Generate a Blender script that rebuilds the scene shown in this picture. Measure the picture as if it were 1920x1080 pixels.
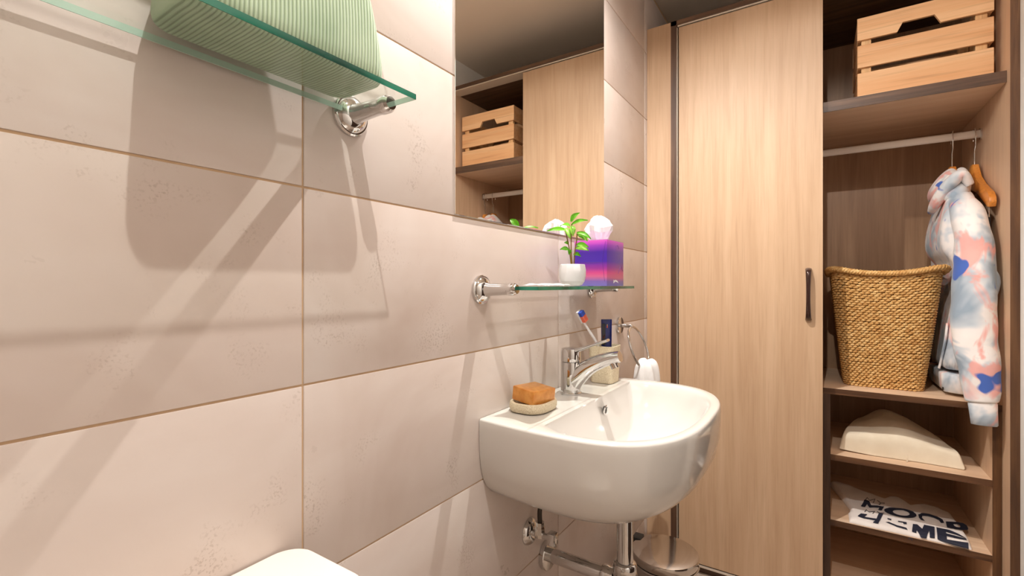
import bpy, bmesh, math, random
from mathutils import Vector, Matrix, noise

for o in list(bpy.data.objects):
    bpy.data.objects.remove(o)
scene = bpy.context.scene
C = scene.collection
R = math.radians
random.seed(7)
HC = 1.24            # eye height; shapes below are laid out with z measured from the eye level

# ------------------------------------------------------------------ camera
FPX, CX, CY = 880.7, 960.0, 534.0
YAW = math.atan(574.5 / FPX)
CAMX = 0.6528
cam = bpy.data.cameras.new('camera')
cam.sensor_width = 36.0
cam.lens = FPX * 36.0 / 1920.0
cam.shift_y = -6.0 / 1920.0
cam.clip_start = 0.01
camo = bpy.data.objects.new('camera', cam)
camo.location = (CAMX, 0, HC)
camo.rotation_euler = (R(90), 0, YAW)
C.objects.link(camo)
scene.camera = camo

# ------------------------------------------------------------------ world, exposure
w = bpy.data.worlds.new('world')
scene.world = w
w.use_nodes = True
w.node_tree.nodes['Background'].inputs[0].default_value = (1.0, 0.95, 0.9, 1)
w.node_tree.nodes['Background'].inputs[1].default_value = 0.05
vs = scene.view_settings
vs.view_transform = 'Standard'
vs.look = 'None'
vs.gamma = 1.0
vs.use_curve_mapping = False
vs.exposure = 1.27

CEIL = 1.36
LAMPS = [(0.60, 0.27, 23.0)]
SPOT = (0.20, 1.20, 1.25, 46.0)
LAMP_COL = (1.0, 0.965, 0.92)

# ------------------------------------------------------------------ node helpers
def lin(r, g, b):
    f = lambda v: (v / 255 / 12.92) if v / 255 <= 0.04045 else ((v / 255 + 0.055) / 1.055) ** 2.4
    return (f(r), f(g), f(b), 1)

class NT:
    def __init__(s, name):
        s.m = bpy.data.materials.new(name)
        s.m.use_nodes = True
        s.t = s.m.node_tree
        s.b = s.t.nodes['Principled BSDF']
        s.out = s.t.nodes['Material Output']
    def n(s, typ, **kw):
        nd = s.t.nodes.new(typ)
        for k, v in kw.items():
            setattr(nd, k, v)
        return nd
    def l(s, a, b):
        s.t.links.new(a, b)
    def coords(s, scale=(1, 1, 1), kind='Object', rnd=0.0):
        tc = s.n('ShaderNodeTexCoord')
        mp = s.n('ShaderNodeMapping')
        mp.inputs['Scale'].default_value = scale
        if rnd:
            oi = s.n('ShaderNodeObjectInfo')
            ml = s.n('ShaderNodeMath', operation='MULTIPLY')
            ml.inputs[1].default_value = rnd
            s.l(oi.outputs['Random'], ml.inputs[0])
            ad = s.n('ShaderNodeVectorMath', operation='ADD')
            s.l(tc.outputs[kind], ad.inputs[0])
            s.l(ml.outputs[0], ad.inputs[1])
            s.l(ad.outputs[0], mp.inputs['Vector'])
        else:
            s.l(tc.outputs[kind], mp.inputs['Vector'])
        return mp.outputs[0]
    def noise(s, vec, scale, detail=3, rough=0.5, dist=0.0):
        nd = s.n('ShaderNodeTexNoise')
        nd.inputs['Scale'].default_value = scale
        nd.inputs['Detail'].default_value = detail
        nd.inputs['Roughness'].default_value = rough
        nd.inputs['Distortion'].default_value = dist
        s.l(vec, nd.inputs['Vector'])
        return nd.outputs['Fac']
    def ramp(s, fac, stops, interp='LINEAR'):
        nd = s.n('ShaderNodeValToRGB')
        cr = nd.color_ramp
        cr.interpolation = interp
        while len(cr.elements) > 1:
            cr.elements.remove(cr.elements[0])
        cr.elements[0].position = stops[0][0]
        cr.elements[0].color = stops[0][1]
        for p, c in stops[1:]:
            e = cr.elements.new(p)
            e.color = c
        s.l(fac, nd.inputs[0])
        return nd.outputs[0]
    def mix(s, fac, a, b, blend='MIX'):
        nd = s.n('ShaderNodeMix', data_type='RGBA', blend_type=blend)
        for i, v in ((0, fac), (6, a), (7, b)):
            if isinstance(v, (int, float)):
                nd.inputs[i].default_value = v
            elif isinstance(v, tuple):
                nd.inputs[i].default_value = v
            else:
                s.l(v, nd.inputs[i])
        return nd.outputs[2]
    def bump(s, h, strength=0.3, dist=0.002):
        nd = s.n('ShaderNodeBump')
        nd.inputs['Strength'].default_value = strength
        nd.inputs['Distance'].default_value = dist
        s.l(h, nd.inputs['Height'])
        s.l(nd.outputs[0], s.b.inputs['Normal'])
    def set(s, **kw):
        for k, v in kw.items():
            s.b.inputs[k.replace('_', ' ')].default_value = v
        return s

def plain(name, col, rough=0.5, metal=0.0, spec=0.5, **kw):
    t = NT(name)
    t.set(Roughness=rough, Metallic=metal)
    t.b.inputs['Base Color'].default_value = col
    t.b.inputs['Specular IOR Level'].default_value = spec
    for k, v in kw.items():
        t.b.inputs[k.replace('_', ' ')].default_value = v
    return t.m

def wood(name, ca, cb, cc, axis='z', fine=1.0, rough=0.45, bump=0.12, rnd=7.0, lines=0.8):
    t = NT(name)
    sc = {'x': (1.6, 26, 26), 'y': (26, 1.6, 26), 'z': (26, 26, 1.6)}[axis]
    v = t.coords(tuple(k * fine for k in sc), rnd=rnd)
    n1 = t.noise(v, 1.0, 6, 0.6, 0.35)
    sc2 = {'x': (0.8, 7, 7), 'y': (7, 0.8, 7), 'z': (7, 7, 0.8)}[axis]
    v2 = t.coords(sc2, rnd=rnd + 3)
    n2 = t.noise(v2, 1.0, 3, 0.5, 1.2)
    sc3 = {'x': (5, 190, 190), 'y': (190, 5, 190), 'z': (190, 190, 5)}[axis]
    v3 = t.coords(tuple(k * fine for k in sc3), rnd=rnd)
    n3 = t.noise(v3, 1.0, 2, 0.5)
    c1 = t.ramp(n1, [(0.32, ca), (0.55, cb), (0.72, cc)])
    c2 = t.mix(t.ramp(n2, [(0.35, (0, 0, 0, 1)), (0.7, (0.45, 0.45, 0.45, 1))]), c1, ca)
    dk = t.ramp(n3, [(0.28, (0.72, 0.68, 0.64, 1)), (0.48, (1, 1, 1, 1))])
    t.l(t.mix(lines, c2, dk, 'MULTIPLY'), t.b.inputs['Base Color'])
    t.set(Roughness=rough)
    t.bump(n3, bump, 0.001)
    return t.m

# ------------------------------------------------------------------ materials
MT = {}
def build_tile():
    t = NT('tile')
    v = t.coords((1, 1, 1), rnd=37.0)
    big = t.noise(v, 2.6, 4, 0.55, 0.6)
    mid = t.noise(v, 9.0, 5, 0.6, 0.2)
    fin = t.noise(v, 260.0, 2, 0.5)
    vs_ = t.coords((1, 1.2, 6), rnd=21.0)
    streak = t.noise(vs_, 1.8, 3, 0.5, 0.8)
    base = t.ramp(big, [(0.3, lin(200, 183, 173)), (0.5, lin(212, 198, 190)), (0.7, lin(219, 208, 202))])
    base = t.mix(t.ramp(streak, [(0.45, (0, 0, 0, 1)), (0.75, (0.35, 0.35, 0.35, 1))]), base, lin(203, 185, 176))
    patch = t.ramp(mid, [(0.56, (0, 0, 0, 1)), (0.68, (1, 1, 1, 1))])
    spk = t.ramp(fin, [(0.36, (1, 1, 1, 1)), (0.47, (0, 0, 0, 1))])
    msk = t.mix(1.0, patch, spk, 'MULTIPLY')
    msk2 = t.mix(1.0, msk, (0.4, 0.4, 0.4, 1), 'MULTIPLY')
    t.l(t.mix(msk2, base, lin(150, 128, 112)), t.b.inputs['Base Color'])
    t.l(t.ramp(mid, [(0.3, (0.27, 0.27, 0.27, 1)), (0.7, (0.4, 0.4, 0.4, 1))]), t.b.inputs['Roughness'])
    t.bump(fin, 0.06, 0.0006)
    return t.m
MT['tile'] = build_tile()
MT['grout'] = plain('grout', lin(206, 174, 140), 0.9)
MT['paint'] = plain('white_paint', lin(242, 238, 232), 0.7)
MT['beige_paint'] = plain('brown_beige_paint', lin(170, 154, 140), 0.6)
MT['ceiling'] = plain('ceiling_panel', lin(232, 216, 198), 0.35)
def build_floor():
    t = NT('floor_tile')
    v = t.coords()
    t.l(t.ramp(t.noise(v, 5, 5, 0.6, 0.4), [(0.3, lin(178, 158, 140)), (0.7, lin(198, 180, 164))]), t.b.inputs['Base Color'])
    t.set(Roughness=0.35)
    return t.m
MT['floor'] = build_floor()
MT['oak_v'] = wood('pale_oak_upright', lin(190, 156, 124), lin(203, 170, 138), lin(211, 180, 149), 'z', lines=0.3)
MT['oak_shaded'] = wood('shaded_oak', lin(158, 120, 88), lin(178, 140, 106), lin(190, 152, 118), 'z', lines=0.4)  # same oak toned down, wardrobe interior shade put into its colour
MT['oak_lit_in'] = wood('lit_oak_inside', lin(212, 176, 144), lin(222, 188, 156), lin(228, 196, 166), 'z', lines=0.3)  # same oak as the door, lightened to paint in lamplight on inner panels
MT['oak_lit_h'] = wood('lit_oak_level', lin(218, 184, 152), lin(228, 196, 166), lin(234, 206, 178), 'x', lines=0.3)  # shelf oak brighter than the door, lit look put into the colour
MT['dark_v'] = wood('dark_oak_upright', lin(66, 44, 32), lin(96, 68, 50), lin(122, 92, 70), 'z', fine=1.6, bump=0.3)
MT['dark_h'] = wood('dark_oak_level', lin(64, 43, 29), lin(98, 70, 50), lin(124, 92, 68), 'x', fine=1.6, bump=0.3)
MT['edge_h'] = wood('brown_edge_level', lin(72, 44, 26), lin(108, 73, 47), lin(134, 96, 66), 'x', fine=1.6, bump=0.2)
MT['edge_v'] = wood('brown_edge_upright', lin(70, 43, 24), lin(106, 71, 42), lin(138, 98, 62), 'z', fine=1.6, bump=0.3)
MT['pine'] = wood('pine', lin(222, 164, 112), lin(236, 190, 142), lin(242, 204, 160), 'x', fine=0.7, rough=0.55)
MT['pine_v'] = wood('pine_upright', lin(216, 164, 108), lin(238, 196, 142), lin(244, 210, 160), 'z', fine=0.7, rough=0.55)
MT['hanger'] = wood('orange_beech', lin(196, 118, 44), lin(216, 138, 58), lin(226, 152, 72), 'y', fine=0.8, rough=0.35)
MT['chrome'] = plain('chrome', (0.66, 0.655, 0.65, 1), 0.05, 1.0)
MT['steel'] = plain('polished_steel', (0.62, 0.59, 0.56, 1), 0.11, 1.0)
MT['dark_metal'] = plain('dark_metal', (0.05, 0.05, 0.055, 1), 0.3, 0.8)
MT['mirror'] = plain('mirror_silver', (0.86, 0.84, 0.80, 1), 0.0, 1.0)
MT['ceramic'] = plain('white_ceramic', lin(213, 208, 202), 0.12, Coat_Weight=0.4, Coat_Roughness=0.05)
MT['toilet'] = plain('cream_toilet', lin(238, 230, 220), 0.2)
MT['black'] = plain('black_plastic', (0.012, 0.012, 0.012, 1), 0.4)
MT['handle'] = plain('dark_bronze', lin(52, 26, 20), 0.12, 0.3, Coat_Weight=0.6)
MT['alu'] = plain('pale_aluminium', lin(226, 214, 198), 0.35, 0.35)
MT['white_alu'] = plain('white_lacquered_rail', lin(232, 222, 212), 0.35)
MT['hinge_grey'] = plain('grey_hose', lin(70, 62, 54), 0.45, 0.5)

def build_glass():
    t = NT('clear_glass')
    t.t.nodes.remove(t.b)
    tr = t.n('ShaderNodeBsdfTransparent')
    tr.inputs[0].default_value = (0.955, 0.985, 0.972, 1)
    gl = t.n('ShaderNodeBsdfGlossy')
    gl.inputs['Roughness'].default_value = 0.02
    lw = t.n('ShaderNodeLayerWeight')
    lw.inputs[0].default_value = 0.5
    pw = t.n('ShaderNodeMath', operation='POWER')
    t.l(lw.outputs['Facing'], pw.inputs[0])
    pw.inputs[1].default_value = 5.0
    fr = t.n('ShaderNodeMath', operation='MULTIPLY_ADD')
    t.l(pw.outputs[0], fr.inputs[0])
    fr.inputs[1].default_value = 0.9
    fr.inputs[2].default_value = 0.035
    mx = t.n('ShaderNodeMixShader')
    t.l(fr.outputs[0], mx.inputs[0])
    t.l(tr.outputs[0], mx.inputs[1])
    t.l(gl.outputs[0], mx.inputs[2])
    t.l(mx.outputs[0], t.out.inputs[0])
    return t.m
MT['glass'] = build_glass()
def build_glass_edge():
    t = NT('green_glass_edge')
    v = t.coords((1, 1, 1))
    n = t.noise(v, 9, 2)
    t.l(t.ramp(n, [(0.35, lin(8, 62, 50)), (0.65, lin(40, 140, 112))]), t.b.inputs['Base Color'])
    t.set(Roughness=0.06)
    t.b.inputs['Transmission Weight'].default_value = 0.25
    return t.m
MT['glass_edge'] = build_glass_edge()
MT['glass_edge_pale'] = plain('pale_green_glass_edge', lin(206, 232, 218), 0.08, Transmission_Weight=0.3)

def cloth(name, c1, c2, scale=14.0, weave=900.0, rough=0.9):
    t = NT(name)
    v = t.coords()
    t.l(t.ramp(t.noise(v, scale, 4), [(0.35, c1), (0.65, c2)]), t.b.inputs['Base Color'])
    t.set(Roughness=rough)
    t.b.inputs['Sheen Weight'].default_value = 0.15
    t.bump(t.noise(v, weave, 2), 0.25, 0.0006)
    return t.m
MT['cream_cloth'] = cloth('cream_cotton', lin(226, 212, 188), lin(236, 224, 202))
MT['shirt'] = cloth('white_jersey', lin(236, 226, 220), lin(244, 236, 230))
MT['terry'] = cloth('white_terry', lin(236, 234, 232), lin(246, 244, 242), 30, 420)
MT['tissue'] = cloth('white_tissue', lin(244, 242, 240), lin(250, 248, 246), 20, 600)
MT['ink'] = plain('navy_print', lin(34, 38, 56), 0.7)
def build_cord():
    t = NT('green_ribbed_cotton')
    v = t.coords((1, 1, 1), 'Object')
    n = t.noise(v, 10, 2)
    base = t.ramp(n, [(0.3, lin(160, 184, 150)), (0.7, lin(194, 214, 182))])
    wv = t.n('ShaderNodeTexWave', wave_type='BANDS', bands_direction='Y', wave_profile='SIN')
    wv.inputs['Scale'].default_value = 62.0
    wv.inputs['Distortion'].default_value = 1.1
    wv.inputs['Detail'].default_value = 1.0
    wv.inputs['Detail Scale'].default_value = 0.25
    t.l(v, wv.inputs['Vector'])
    dk = t.ramp(wv.outputs['Fac'], [(0.05, (0.52, 0.55, 0.5, 1)), (0.45, (1, 1, 1, 1))])
    t.l(t.mix(1.0, base, dk, 'MULTIPLY'), t.b.inputs['Base Color'])
    t.set(Roughness=0.95)
    t.b.inputs['Sheen Weight'].default_value = 0.2
    t.bump(wv.outputs['Fac'], 0.8, 0.002)
    return t.m
MT['cord'] = build_cord()
def build_tiedye():
    t = NT('tie_dye_fleece')
    v = t.coords((1, 1, 1))
    a = t.noise(v, 7.0, 3, 0.55, 0.5)
    b = t.noise(t.coords((1.3, 1.0, 0.9)), 9.0, 3, 0.55, 0.6)
    c = t.noise(t.coords((1.0, 1.1, 1.0)), 9.0, 2, 0.5, 0.2)
    base = t.ramp(a, [(0.36, lin(150, 166, 182)), (0.45, lin(196, 204, 212)), (0.53, lin(238, 232, 230)), (0.6, lin(242, 236, 232)), (0.68, lin(176, 188, 200))])
    base = t.mix(t.ramp(b, [(0.53, (0, 0, 0, 1)), (0.61, (0.85, 0.85, 0.85, 1))]), base, lin(238, 166, 156))
    base = t.mix(t.ramp(c, [(0.645, (0, 0, 0, 1)), (0.67, (1, 1, 1, 1))]), base, lin(70, 104, 186))
    t.l(base, t.b.inputs['Base Color'])
    t.set(Roughness=0.9)
    t.b.inputs['Sheen Weight'].default_value = 0.2
    t.bump(t.noise(v, 500, 2), 0.2, 0.0006)
    return t.m
MT['tiedye'] = build_tiedye()
def build_straw():
    t = NT('golden_seagrass')
    v = t.coords((1, 1, 1))
    n1 = t.noise(v, 60, 3, 0.6)
    n2 = t.noise(v, 7, 2)
    c1 = t.ramp(n1, [(0.3, lin(184, 132, 70)), (0.5, lin(216, 170, 104)), (0.7, lin(238, 202, 142))])
    t.l(t.mix(t.ramp(n2, [(0.4, (0, 0, 0, 1)), (0.7, (0.4, 0.4, 0.4, 1))]), c1, lin(190, 138, 74)), t.b.inputs['Base Color'])
    t.set(Roughness=0.6)
    t.bump(t.noise(t.coords((1, 1, 4)), 400, 2), 0.4, 0.001)
    return t.m
MT['straw'] = build_straw()
MT['straw_dark'] = plain('basket_core', lin(96, 60, 24), 0.9)
def build_soap():
    t = NT('amber_soap')
    v = t.coords()
    t.l(t.ramp(t.noise(v, 60, 4), [(0.3, lin(196, 126, 46)), (0.7, lin(220, 156, 78))]), t.b.inputs['Base Color'])
    t.set(Roughness=0.3)
    t.b.inputs['Subsurface Weight'].default_value = 0.5
    t.b.inputs['Subsurface Radius'].default_value = (0.02, 0.008, 0.002)
    t.b.inputs['Subsurface Scale'].default_value = 0.5
    return t.m
MT['soap'] = build_soap()
def build_stone():
    t = NT('sandstone_resin')
    v = t.coords()
    t.l(t.ramp(t.noise(v, 420, 3, 0.7), [(0.3, lin(186, 166, 132)), (0.55, lin(222, 208, 180)), (0.7, lin(232, 222, 200))]), t.b.inputs['Base Color'])
    t.set(Roughness=0.7)
    return t.m
MT['stone'] = build_stone()
def build_box():
    t = NT('sunset_card')
    tc = t.n('ShaderNodeTexCoord')
    sx = t.n('ShaderNodeSeparateXYZ')
    t.l(tc.outputs['Object'], sx.inputs[0])
    nz = t.noise(t.coords((3, 3, 30)), 1.6, 3)
    ml = t.n('ShaderNodeMath', operation='MULTIPLY_ADD')
    t.l(sx.outputs[2], ml.inputs[0])
    ml.inputs[1].default_value = 1 / 0.139
    ml.inputs[2].default_value = -0.04
    ad = t.n('ShaderNodeMath', operation='MULTIPLY_ADD')
    t.l(nz, ad.inputs[0])
    ad.inputs[1].default_value = 0.12
    t.l(ml.outputs[0], ad.inputs[2])
    t.l(t.ramp(ad.outputs[0], [(0.0, lin(112, 118, 204)), (0.12, lin(140, 112, 196)), (0.2, lin(222, 112, 160)), (0.3, lin(222, 80, 150)),
                               (0.42, lin(150, 50, 160)), (0.56, lin(72, 34, 166)), (0.76, lin(66, 28, 150)), (0.9, lin(140, 48, 170)), (1.0, lin(206, 80, 180))]),
        t.b.inputs['Base Color'])
    t.set(Roughness=0.35)
    return t.m
MT['box'] = build_box()
MT['box_top'] = plain('magenta_card', lin(186, 140, 186), 0.4)
MT['box_line'] = plain('violet_print', lin(84, 40, 128), 0.5)
MT['logo'] = plain('white_print', lin(240, 238, 246), 0.5)
MT['leaf'] = plain('leaf_green', lin(122, 200, 40), 0.4, Subsurface_Weight=0.1)
MT['leaf2'] = plain('leaf_light', lin(164, 216, 84), 0.4, Subsurface_Weight=0.1)
MT['stem'] = plain('plant_stem', lin(132, 102, 40), 0.6)
MT['soil'] = plain('soil', lin(60, 44, 30), 0.95)
MT['pot'] = plain('white_pot', lin(228, 228, 230), 0.35)
MT['brush'] = plain('white_brush', lin(234, 230, 232), 0.3)
MT['brush_blue'] = plain('blue_bristle', lin(40, 70, 170), 0.5)
MT['brush_red'] = plain('coral_bristle', lin(226, 108, 80), 0.5)
MT['navy'] = plain('navy_tube', lin(16, 26, 92), 0.25)
MT['near_black'] = plain('black_print', lin(14, 12, 26), 0.3)
MT['yellow'] = plain('yellow_print', lin(226, 186, 40), 0.4)
MT['red'] = plain('red_print', lin(206, 74, 50), 0.4)
MT['lamp_glow'] = NT('lamp_glow').m
_e = MT['lamp_glow'].node_tree.nodes['Principled BSDF']
_e.inputs['Emission Color'].default_value = (*LAMP_COL, 1)
_e.inputs['Emission Strength'].default_value = 12.0

# ------------------------------------------------------------------ shape helpers (z from eye level)
def V(*a):
    return Vector(a)

def tag(o, label=None, cat=None, group=None, kind=None):
    for k, v in (('label', label), ('category', cat), ('group', group), ('kind', kind)):
        if v:
            o[k] = v
    return o

def thing(name, label, cat, loc, group=None, kind=None):
    o = bpy.data.objects.new(name, None)
    o.location = (loc[0], loc[1], loc[2] + HC)
    o.empty_display_size = 0.02
    C.objects.link(o)
    return tag(o, label, cat, group, kind)

def world_loc(o):
    l = Vector(o.location)
    while o.parent:
        o = o.parent
        l += o.location
    return l

def obj(name, bm, mat, parent=None, smooth=True, loc=None, angle=40, recalc=True):
    """link bm as one mesh; loc = origin (z from eye level); defaults to bottom centre"""
    if recalc:
        bmesh.ops.recalc_face_normals(bm, faces=bm.faces)
    bmesh.ops.translate(bm, verts=bm.verts, vec=(0, 0, HC))
    if loc is None:
        if parent:
            org = world_loc(parent)
        else:
            xs = [v.co for v in bm.verts]
            org = Vector(((min(c.x for c in xs) + max(c.x for c in xs)) / 2, (min(c.y for c in xs) + max(c.y for c in xs)) / 2, min(c.z for c in xs)))
    else:
        org = Vector((loc[0], loc[1], loc[2] + HC))
    bmesh.ops.translate(bm, verts=bm.verts, vec=-org)
    me = bpy.data.meshes.new(name)
    if smooth:
        for f in bm.faces:
            f.smooth = True
        for e in bm.edges:
            if len(e.link_faces) == 2 and e.calc_face_angle(0) > R(angle):
                e.smooth = False
    bm.to_mesh(me)
    bm.free()
    o = bpy.data.objects.new(name, me)
    for m in (mat if isinstance(mat, list) else [mat]):
        me.materials.append(MT[m] if isinstance(m, str) else m)
    if parent:
        o.parent = parent
        o.location = org - world_loc(parent)
    else:
        o.location = org
    C.objects.link(o)
    return o

def box(x0, x1, y0, y1, z0, z1, bev=0.0, seg=2, bm=None):
    b = bm or bmesh.new()
    r = bmesh.ops.create_cube(b, size=1.0)
    vs_ = r['verts']
    for v in vs_:
        v.co = Vector((x0 + (v.co.x + .5) * (x1 - x0), y0 + (v.co.y + .5) * (y1 - y0), z0 + (v.co.z + .5) * (z1 - z0)))
    if bev:
        es = list({e for v in vs_ for e in v.link_edges})
        bmesh.ops.bevel(b, geom=es, offset=bev, segments=seg, affect='EDGES', profile=0.6)
    return b

def prism(pts, axis, a0, a1, bev=0.0, seg=2):
    """polygon pts (2-d) extruded along axis"""
    b = bmesh.new()
    def mk(p, a):
        return {'x': (a, p[0], p[1]), 'y': (p[0], a, p[1]), 'z': (p[0], p[1], a)}[axis]
    lo = [b.verts.new(mk(p, a0)) for p in pts]
    hi = [b.verts.new(mk(p, a1)) for p in pts]
    b.faces.new(lo)
    b.faces.new(hi[::-1])
    n = len(pts)
    for i in range(n):
        b.faces.new((lo[i], hi[i], hi[(i + 1) % n], lo[(i + 1) % n]))
    if bev:
        bmesh.ops.bevel(b, geom=list(b.edges), offset=bev, segments=seg, affect='EDGES', profile=0.6)
    return b

def loft(rings, cap=True, bm=None, closed=True):
    b = bm or bmesh.new()
    vr = [[b.verts.new(p) for p in r] for r in rings]
    n = len(rings[0])
    for a, c in zip(vr, vr[1:]):
        for i in range(n if closed else n - 1):
            b.faces.new((a[i], a[(i + 1) % n], c[(i + 1) % n], c[i]))
    if cap:
        for r in (vr[0], vr[-1]):
            try:
                b.faces.new(r)
            except ValueError:
                pass
    return b

def tube(path, rad, n=12, cap=True, bm=None, flat=None):
    """tube along path; rad = number or list; flat = (scale_a, scale_b, up)"""
    path = [Vector(p) for p in path]
    m = len(path)
    rads = rad if isinstance(rad, (list, tuple)) else [rad] * m
    rings = []
    up = Vector(flat[2]) if flat else None
    prev = None
    for i, p in enumerate(path):
        t = (path[min(i + 1, m - 1)] - path[max(i - 1, 0)]).normalized()
        if up is not None:
            u = (up - t * up.dot(t)).normalized()
        elif prev is None:
            u = t.orthogonal().normalized()
        else:
            u = (prev - t * prev.dot(t)).normalized()
        prev = u
        w_ = t.cross(u)
        sa, sb = (flat[0], flat[1]) if flat else (1, 1)
        r = rads[i]
        if isinstance(r, (tuple, list)):
            sa, sb, r = r[0], r[1], 1
        rings.append([p + u * (math.cos(k / n * 2 * math.pi) * r * sa) + w_ * (math.sin(k / n * 2 * math.pi) * r * sb) for k in range(n)])
    return loft(rings, cap, bm)

def lathe(prof, n, c, axis='z', bm=None):
    """prof = [(r, h)...] turned around an axis through c"""
    rings = []
    for r, h in prof:
        ring = []
        for k in range(n):
            a = k / n * 2 * math.pi
            u, v = r * math.cos(a), r * math.sin(a)
            ring.append(Vector(c) + {'z': Vector((u, v, h)), 'x': Vector((h, u, v)), 'y': Vector((u, h, v))}[axis])
        rings.append(ring)
    return loft(rings, True, bm)

def spline(pts, k=8):
    pts = [Vector(p) for p in pts]
    out = []
    n = len(pts)
    for i in range(n - 1):
        p0, p1, p2, p3 = pts[max(i - 1, 0)], pts[i], pts[i + 1], pts[min(i + 2, n - 1)]
        for j in range(k):
            t = j / k
            out.append(0.5 * ((2 * p1) + (p2 - p0) * t + (2 * p0 - 5 * p1 + 4 * p2 - p3) * t * t + (3 * p1 - p0 - 3 * p2 + p3) * t ** 3))
    out.append(pts[-1])
    return out

def rrect(cx_, cy_, hx, hy, r, n=6):
    """rounded rectangle outline in 2-d, 4*(n+1) points"""
    out = []
    for q, (sx, sy) in enumerate(((1, 1), (-1, 1), (-1, -1), (1, -1))):
        for k in range(n + 1):
            a = (q + k / n) * math.pi / 2
            out.append((cx_ + sx * (hx - r) + r * math.cos(a), cy_ + sy * (hy - r) + r * math.sin(a)))
    return out

FWD = Vector((-math.sin(YAW), math.cos(YAW), 0))
RGT = Vector((math.cos(YAW), math.sin(YAW), 0))

# ------------------------------------------------------------------ the room
YB, YF = 2.745, -1.0        # behind the wardrobe, behind the viewer
XR = 1.1873
ZF = -HC
wl = tag(obj('wall_left', box(-0.06, -0.0022, YF, YB + 0.06, ZF - 0.02, CEIL + 0.02), 'grout', smooth=False), 'long wall of large beige stone-look tiles behind basin and mirror', None, None, 'structure')
# tiles: rows 0.30 high, columns 0.833 wide, each a piece of its own
rows = [0.148 + 0.3 * k for k in range(-5, 6)]
cols = [0.4222 + 0.8332 * k for k in range(-2, 4)]
J = 0.0016
shared = {}
for z0, z1 in zip(rows, rows[1:]):
    for y0, y1 in zip(cols, cols[1:]):
        a0, a1 = max(y0, YF), min(y1, YB)
        b0, b1 = max(z0, ZF), min(z1, CEIL)
        if a1 - a0 < 0.02 or b1 - b0 < 0.02:
            continue
        key = (round(a1 - a0, 4), round(b1 - b0, 4))
        if key not in shared:
            o = obj('wall_tile', box(-0.009, 0, a0 + J, a1 - J, b0 + J, b1 - J, 0.0012, 2), 'tile', wl, loc=(0, a0, b0))
            shared[key] = o
        else:
            o = bpy.data.objects.new('wall_tile', shared[key].data)
            o.parent = wl
            o.location = Vector((0, a0, b0 + HC)) - Vector(wl.location)
            C.objects.link(o)
tag(obj('floor', box(-0.06, XR + 0.06, YF - 0.06, YB + 0.06, ZF - 0.06, ZF), 'floor', smooth=False), 'brown-beige tiled floor under the pedal bin', None, None, 'structure')
tag(obj('ceiling', box(-0.06, XR + 0.06, YF - 0.06, YB + 0.06, CEIL, CEIL + 0.06), 'ceiling', smooth=False), 'satin grey-brown ceiling seen in the mirror', None, None, 'structure')
tag(obj('wall_right', box(XR, XR + 0.06, YF, YB + 0.06, ZF, CEIL), 'paint', smooth=False), 'white painted wall at the right edge beside the wardrobe', None, None, 'structure')
tag(obj('wall_back', box(-0.002, XR, YB, YB + 0.06, ZF, CEIL), 'paint', smooth=False), 'white painted wall behind the wardrobe', None, None, 'structure')
tag(obj('wall_front', box(-0.06, XR + 0.06, YF - 0.06, YF, ZF, CEIL), 'beige_paint', smooth=False), 'brown-beige painted wall behind the viewer', None, None, 'structure')

MT['added_door_wood'] = wood('dark_added_door', lin(44, 30, 24), lin(62, 44, 34), lin(78, 56, 44), 'z', rough=0.35)  # for an added unseen door that gives the chrome something dark to reflect
dr = tag(obj('added_dark_door', box(XR - 0.04, XR, 0.75, 1.65, ZF, 0.84, 0.003, 1), 'added_door_wood', smooth=False), 'added unseen dark walnut door in the right wall, darkening chrome reflections and bounce', None, None, 'structure')
for za, zb_ in ((-1.1, -0.3), (-0.15, 0.7)):
    obj('added_door_panel', box(XR - 0.048, XR - 0.0405, 0.88, 1.52, za, zb_, 0.004, 2), 'added_door_wood', dr)
obj('added_door_lever', tube([V(XR - 0.04, 0.82, -0.2), V(XR - 0.09, 0.82, -0.2), V(XR - 0.095, 0.84, -0.2), V(XR - 0.095, 0.94, -0.2)], 0.009, 10), 'chrome', dr)

# ------------------------------------------------------------------ ceiling lamps
for i, (lx, ly, pw) in enumerate(LAMPS):
    t = thing('recessed_downlight', 'round white recessed ceiling downlight at the toilet end of the room', 'ceiling light', (lx, ly, CEIL))
    prof = [(0.034, -0.004), (0.046, -0.006), (0.05, -0.003), (0.05, 0.0), (0.034, 0.0)]
    rings = [[V(lx + r * math.cos(k / 32 * 2 * math.pi), ly + r * math.sin(k / 32 * 2 * math.pi), CEIL + h) for k in range(32)] for r, h in prof]
    obj('trim_ring', loft(rings + [rings[0]], False), 'paint', t)
    obj('diffuser', lathe([(0.034, -0.0015), (0.034, -0.0005)], 32, (lx, ly, CEIL)), 'lamp_glow', t)
    ld = bpy.data.lights.new('downlight_bulb', 'SPOT')
    ld.energy = pw
    ld.color = LAMP_COL
    ld.spot_size = R(166)
    ld.spot_blend = 0.1
    ld.shadow_soft_size = 0.009
    lo = bpy.data.objects.new('downlight_bulb', ld)
    lo.parent = t
    lo.location = (0, 0, -0.012)
    C.objects.link(lo)

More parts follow.
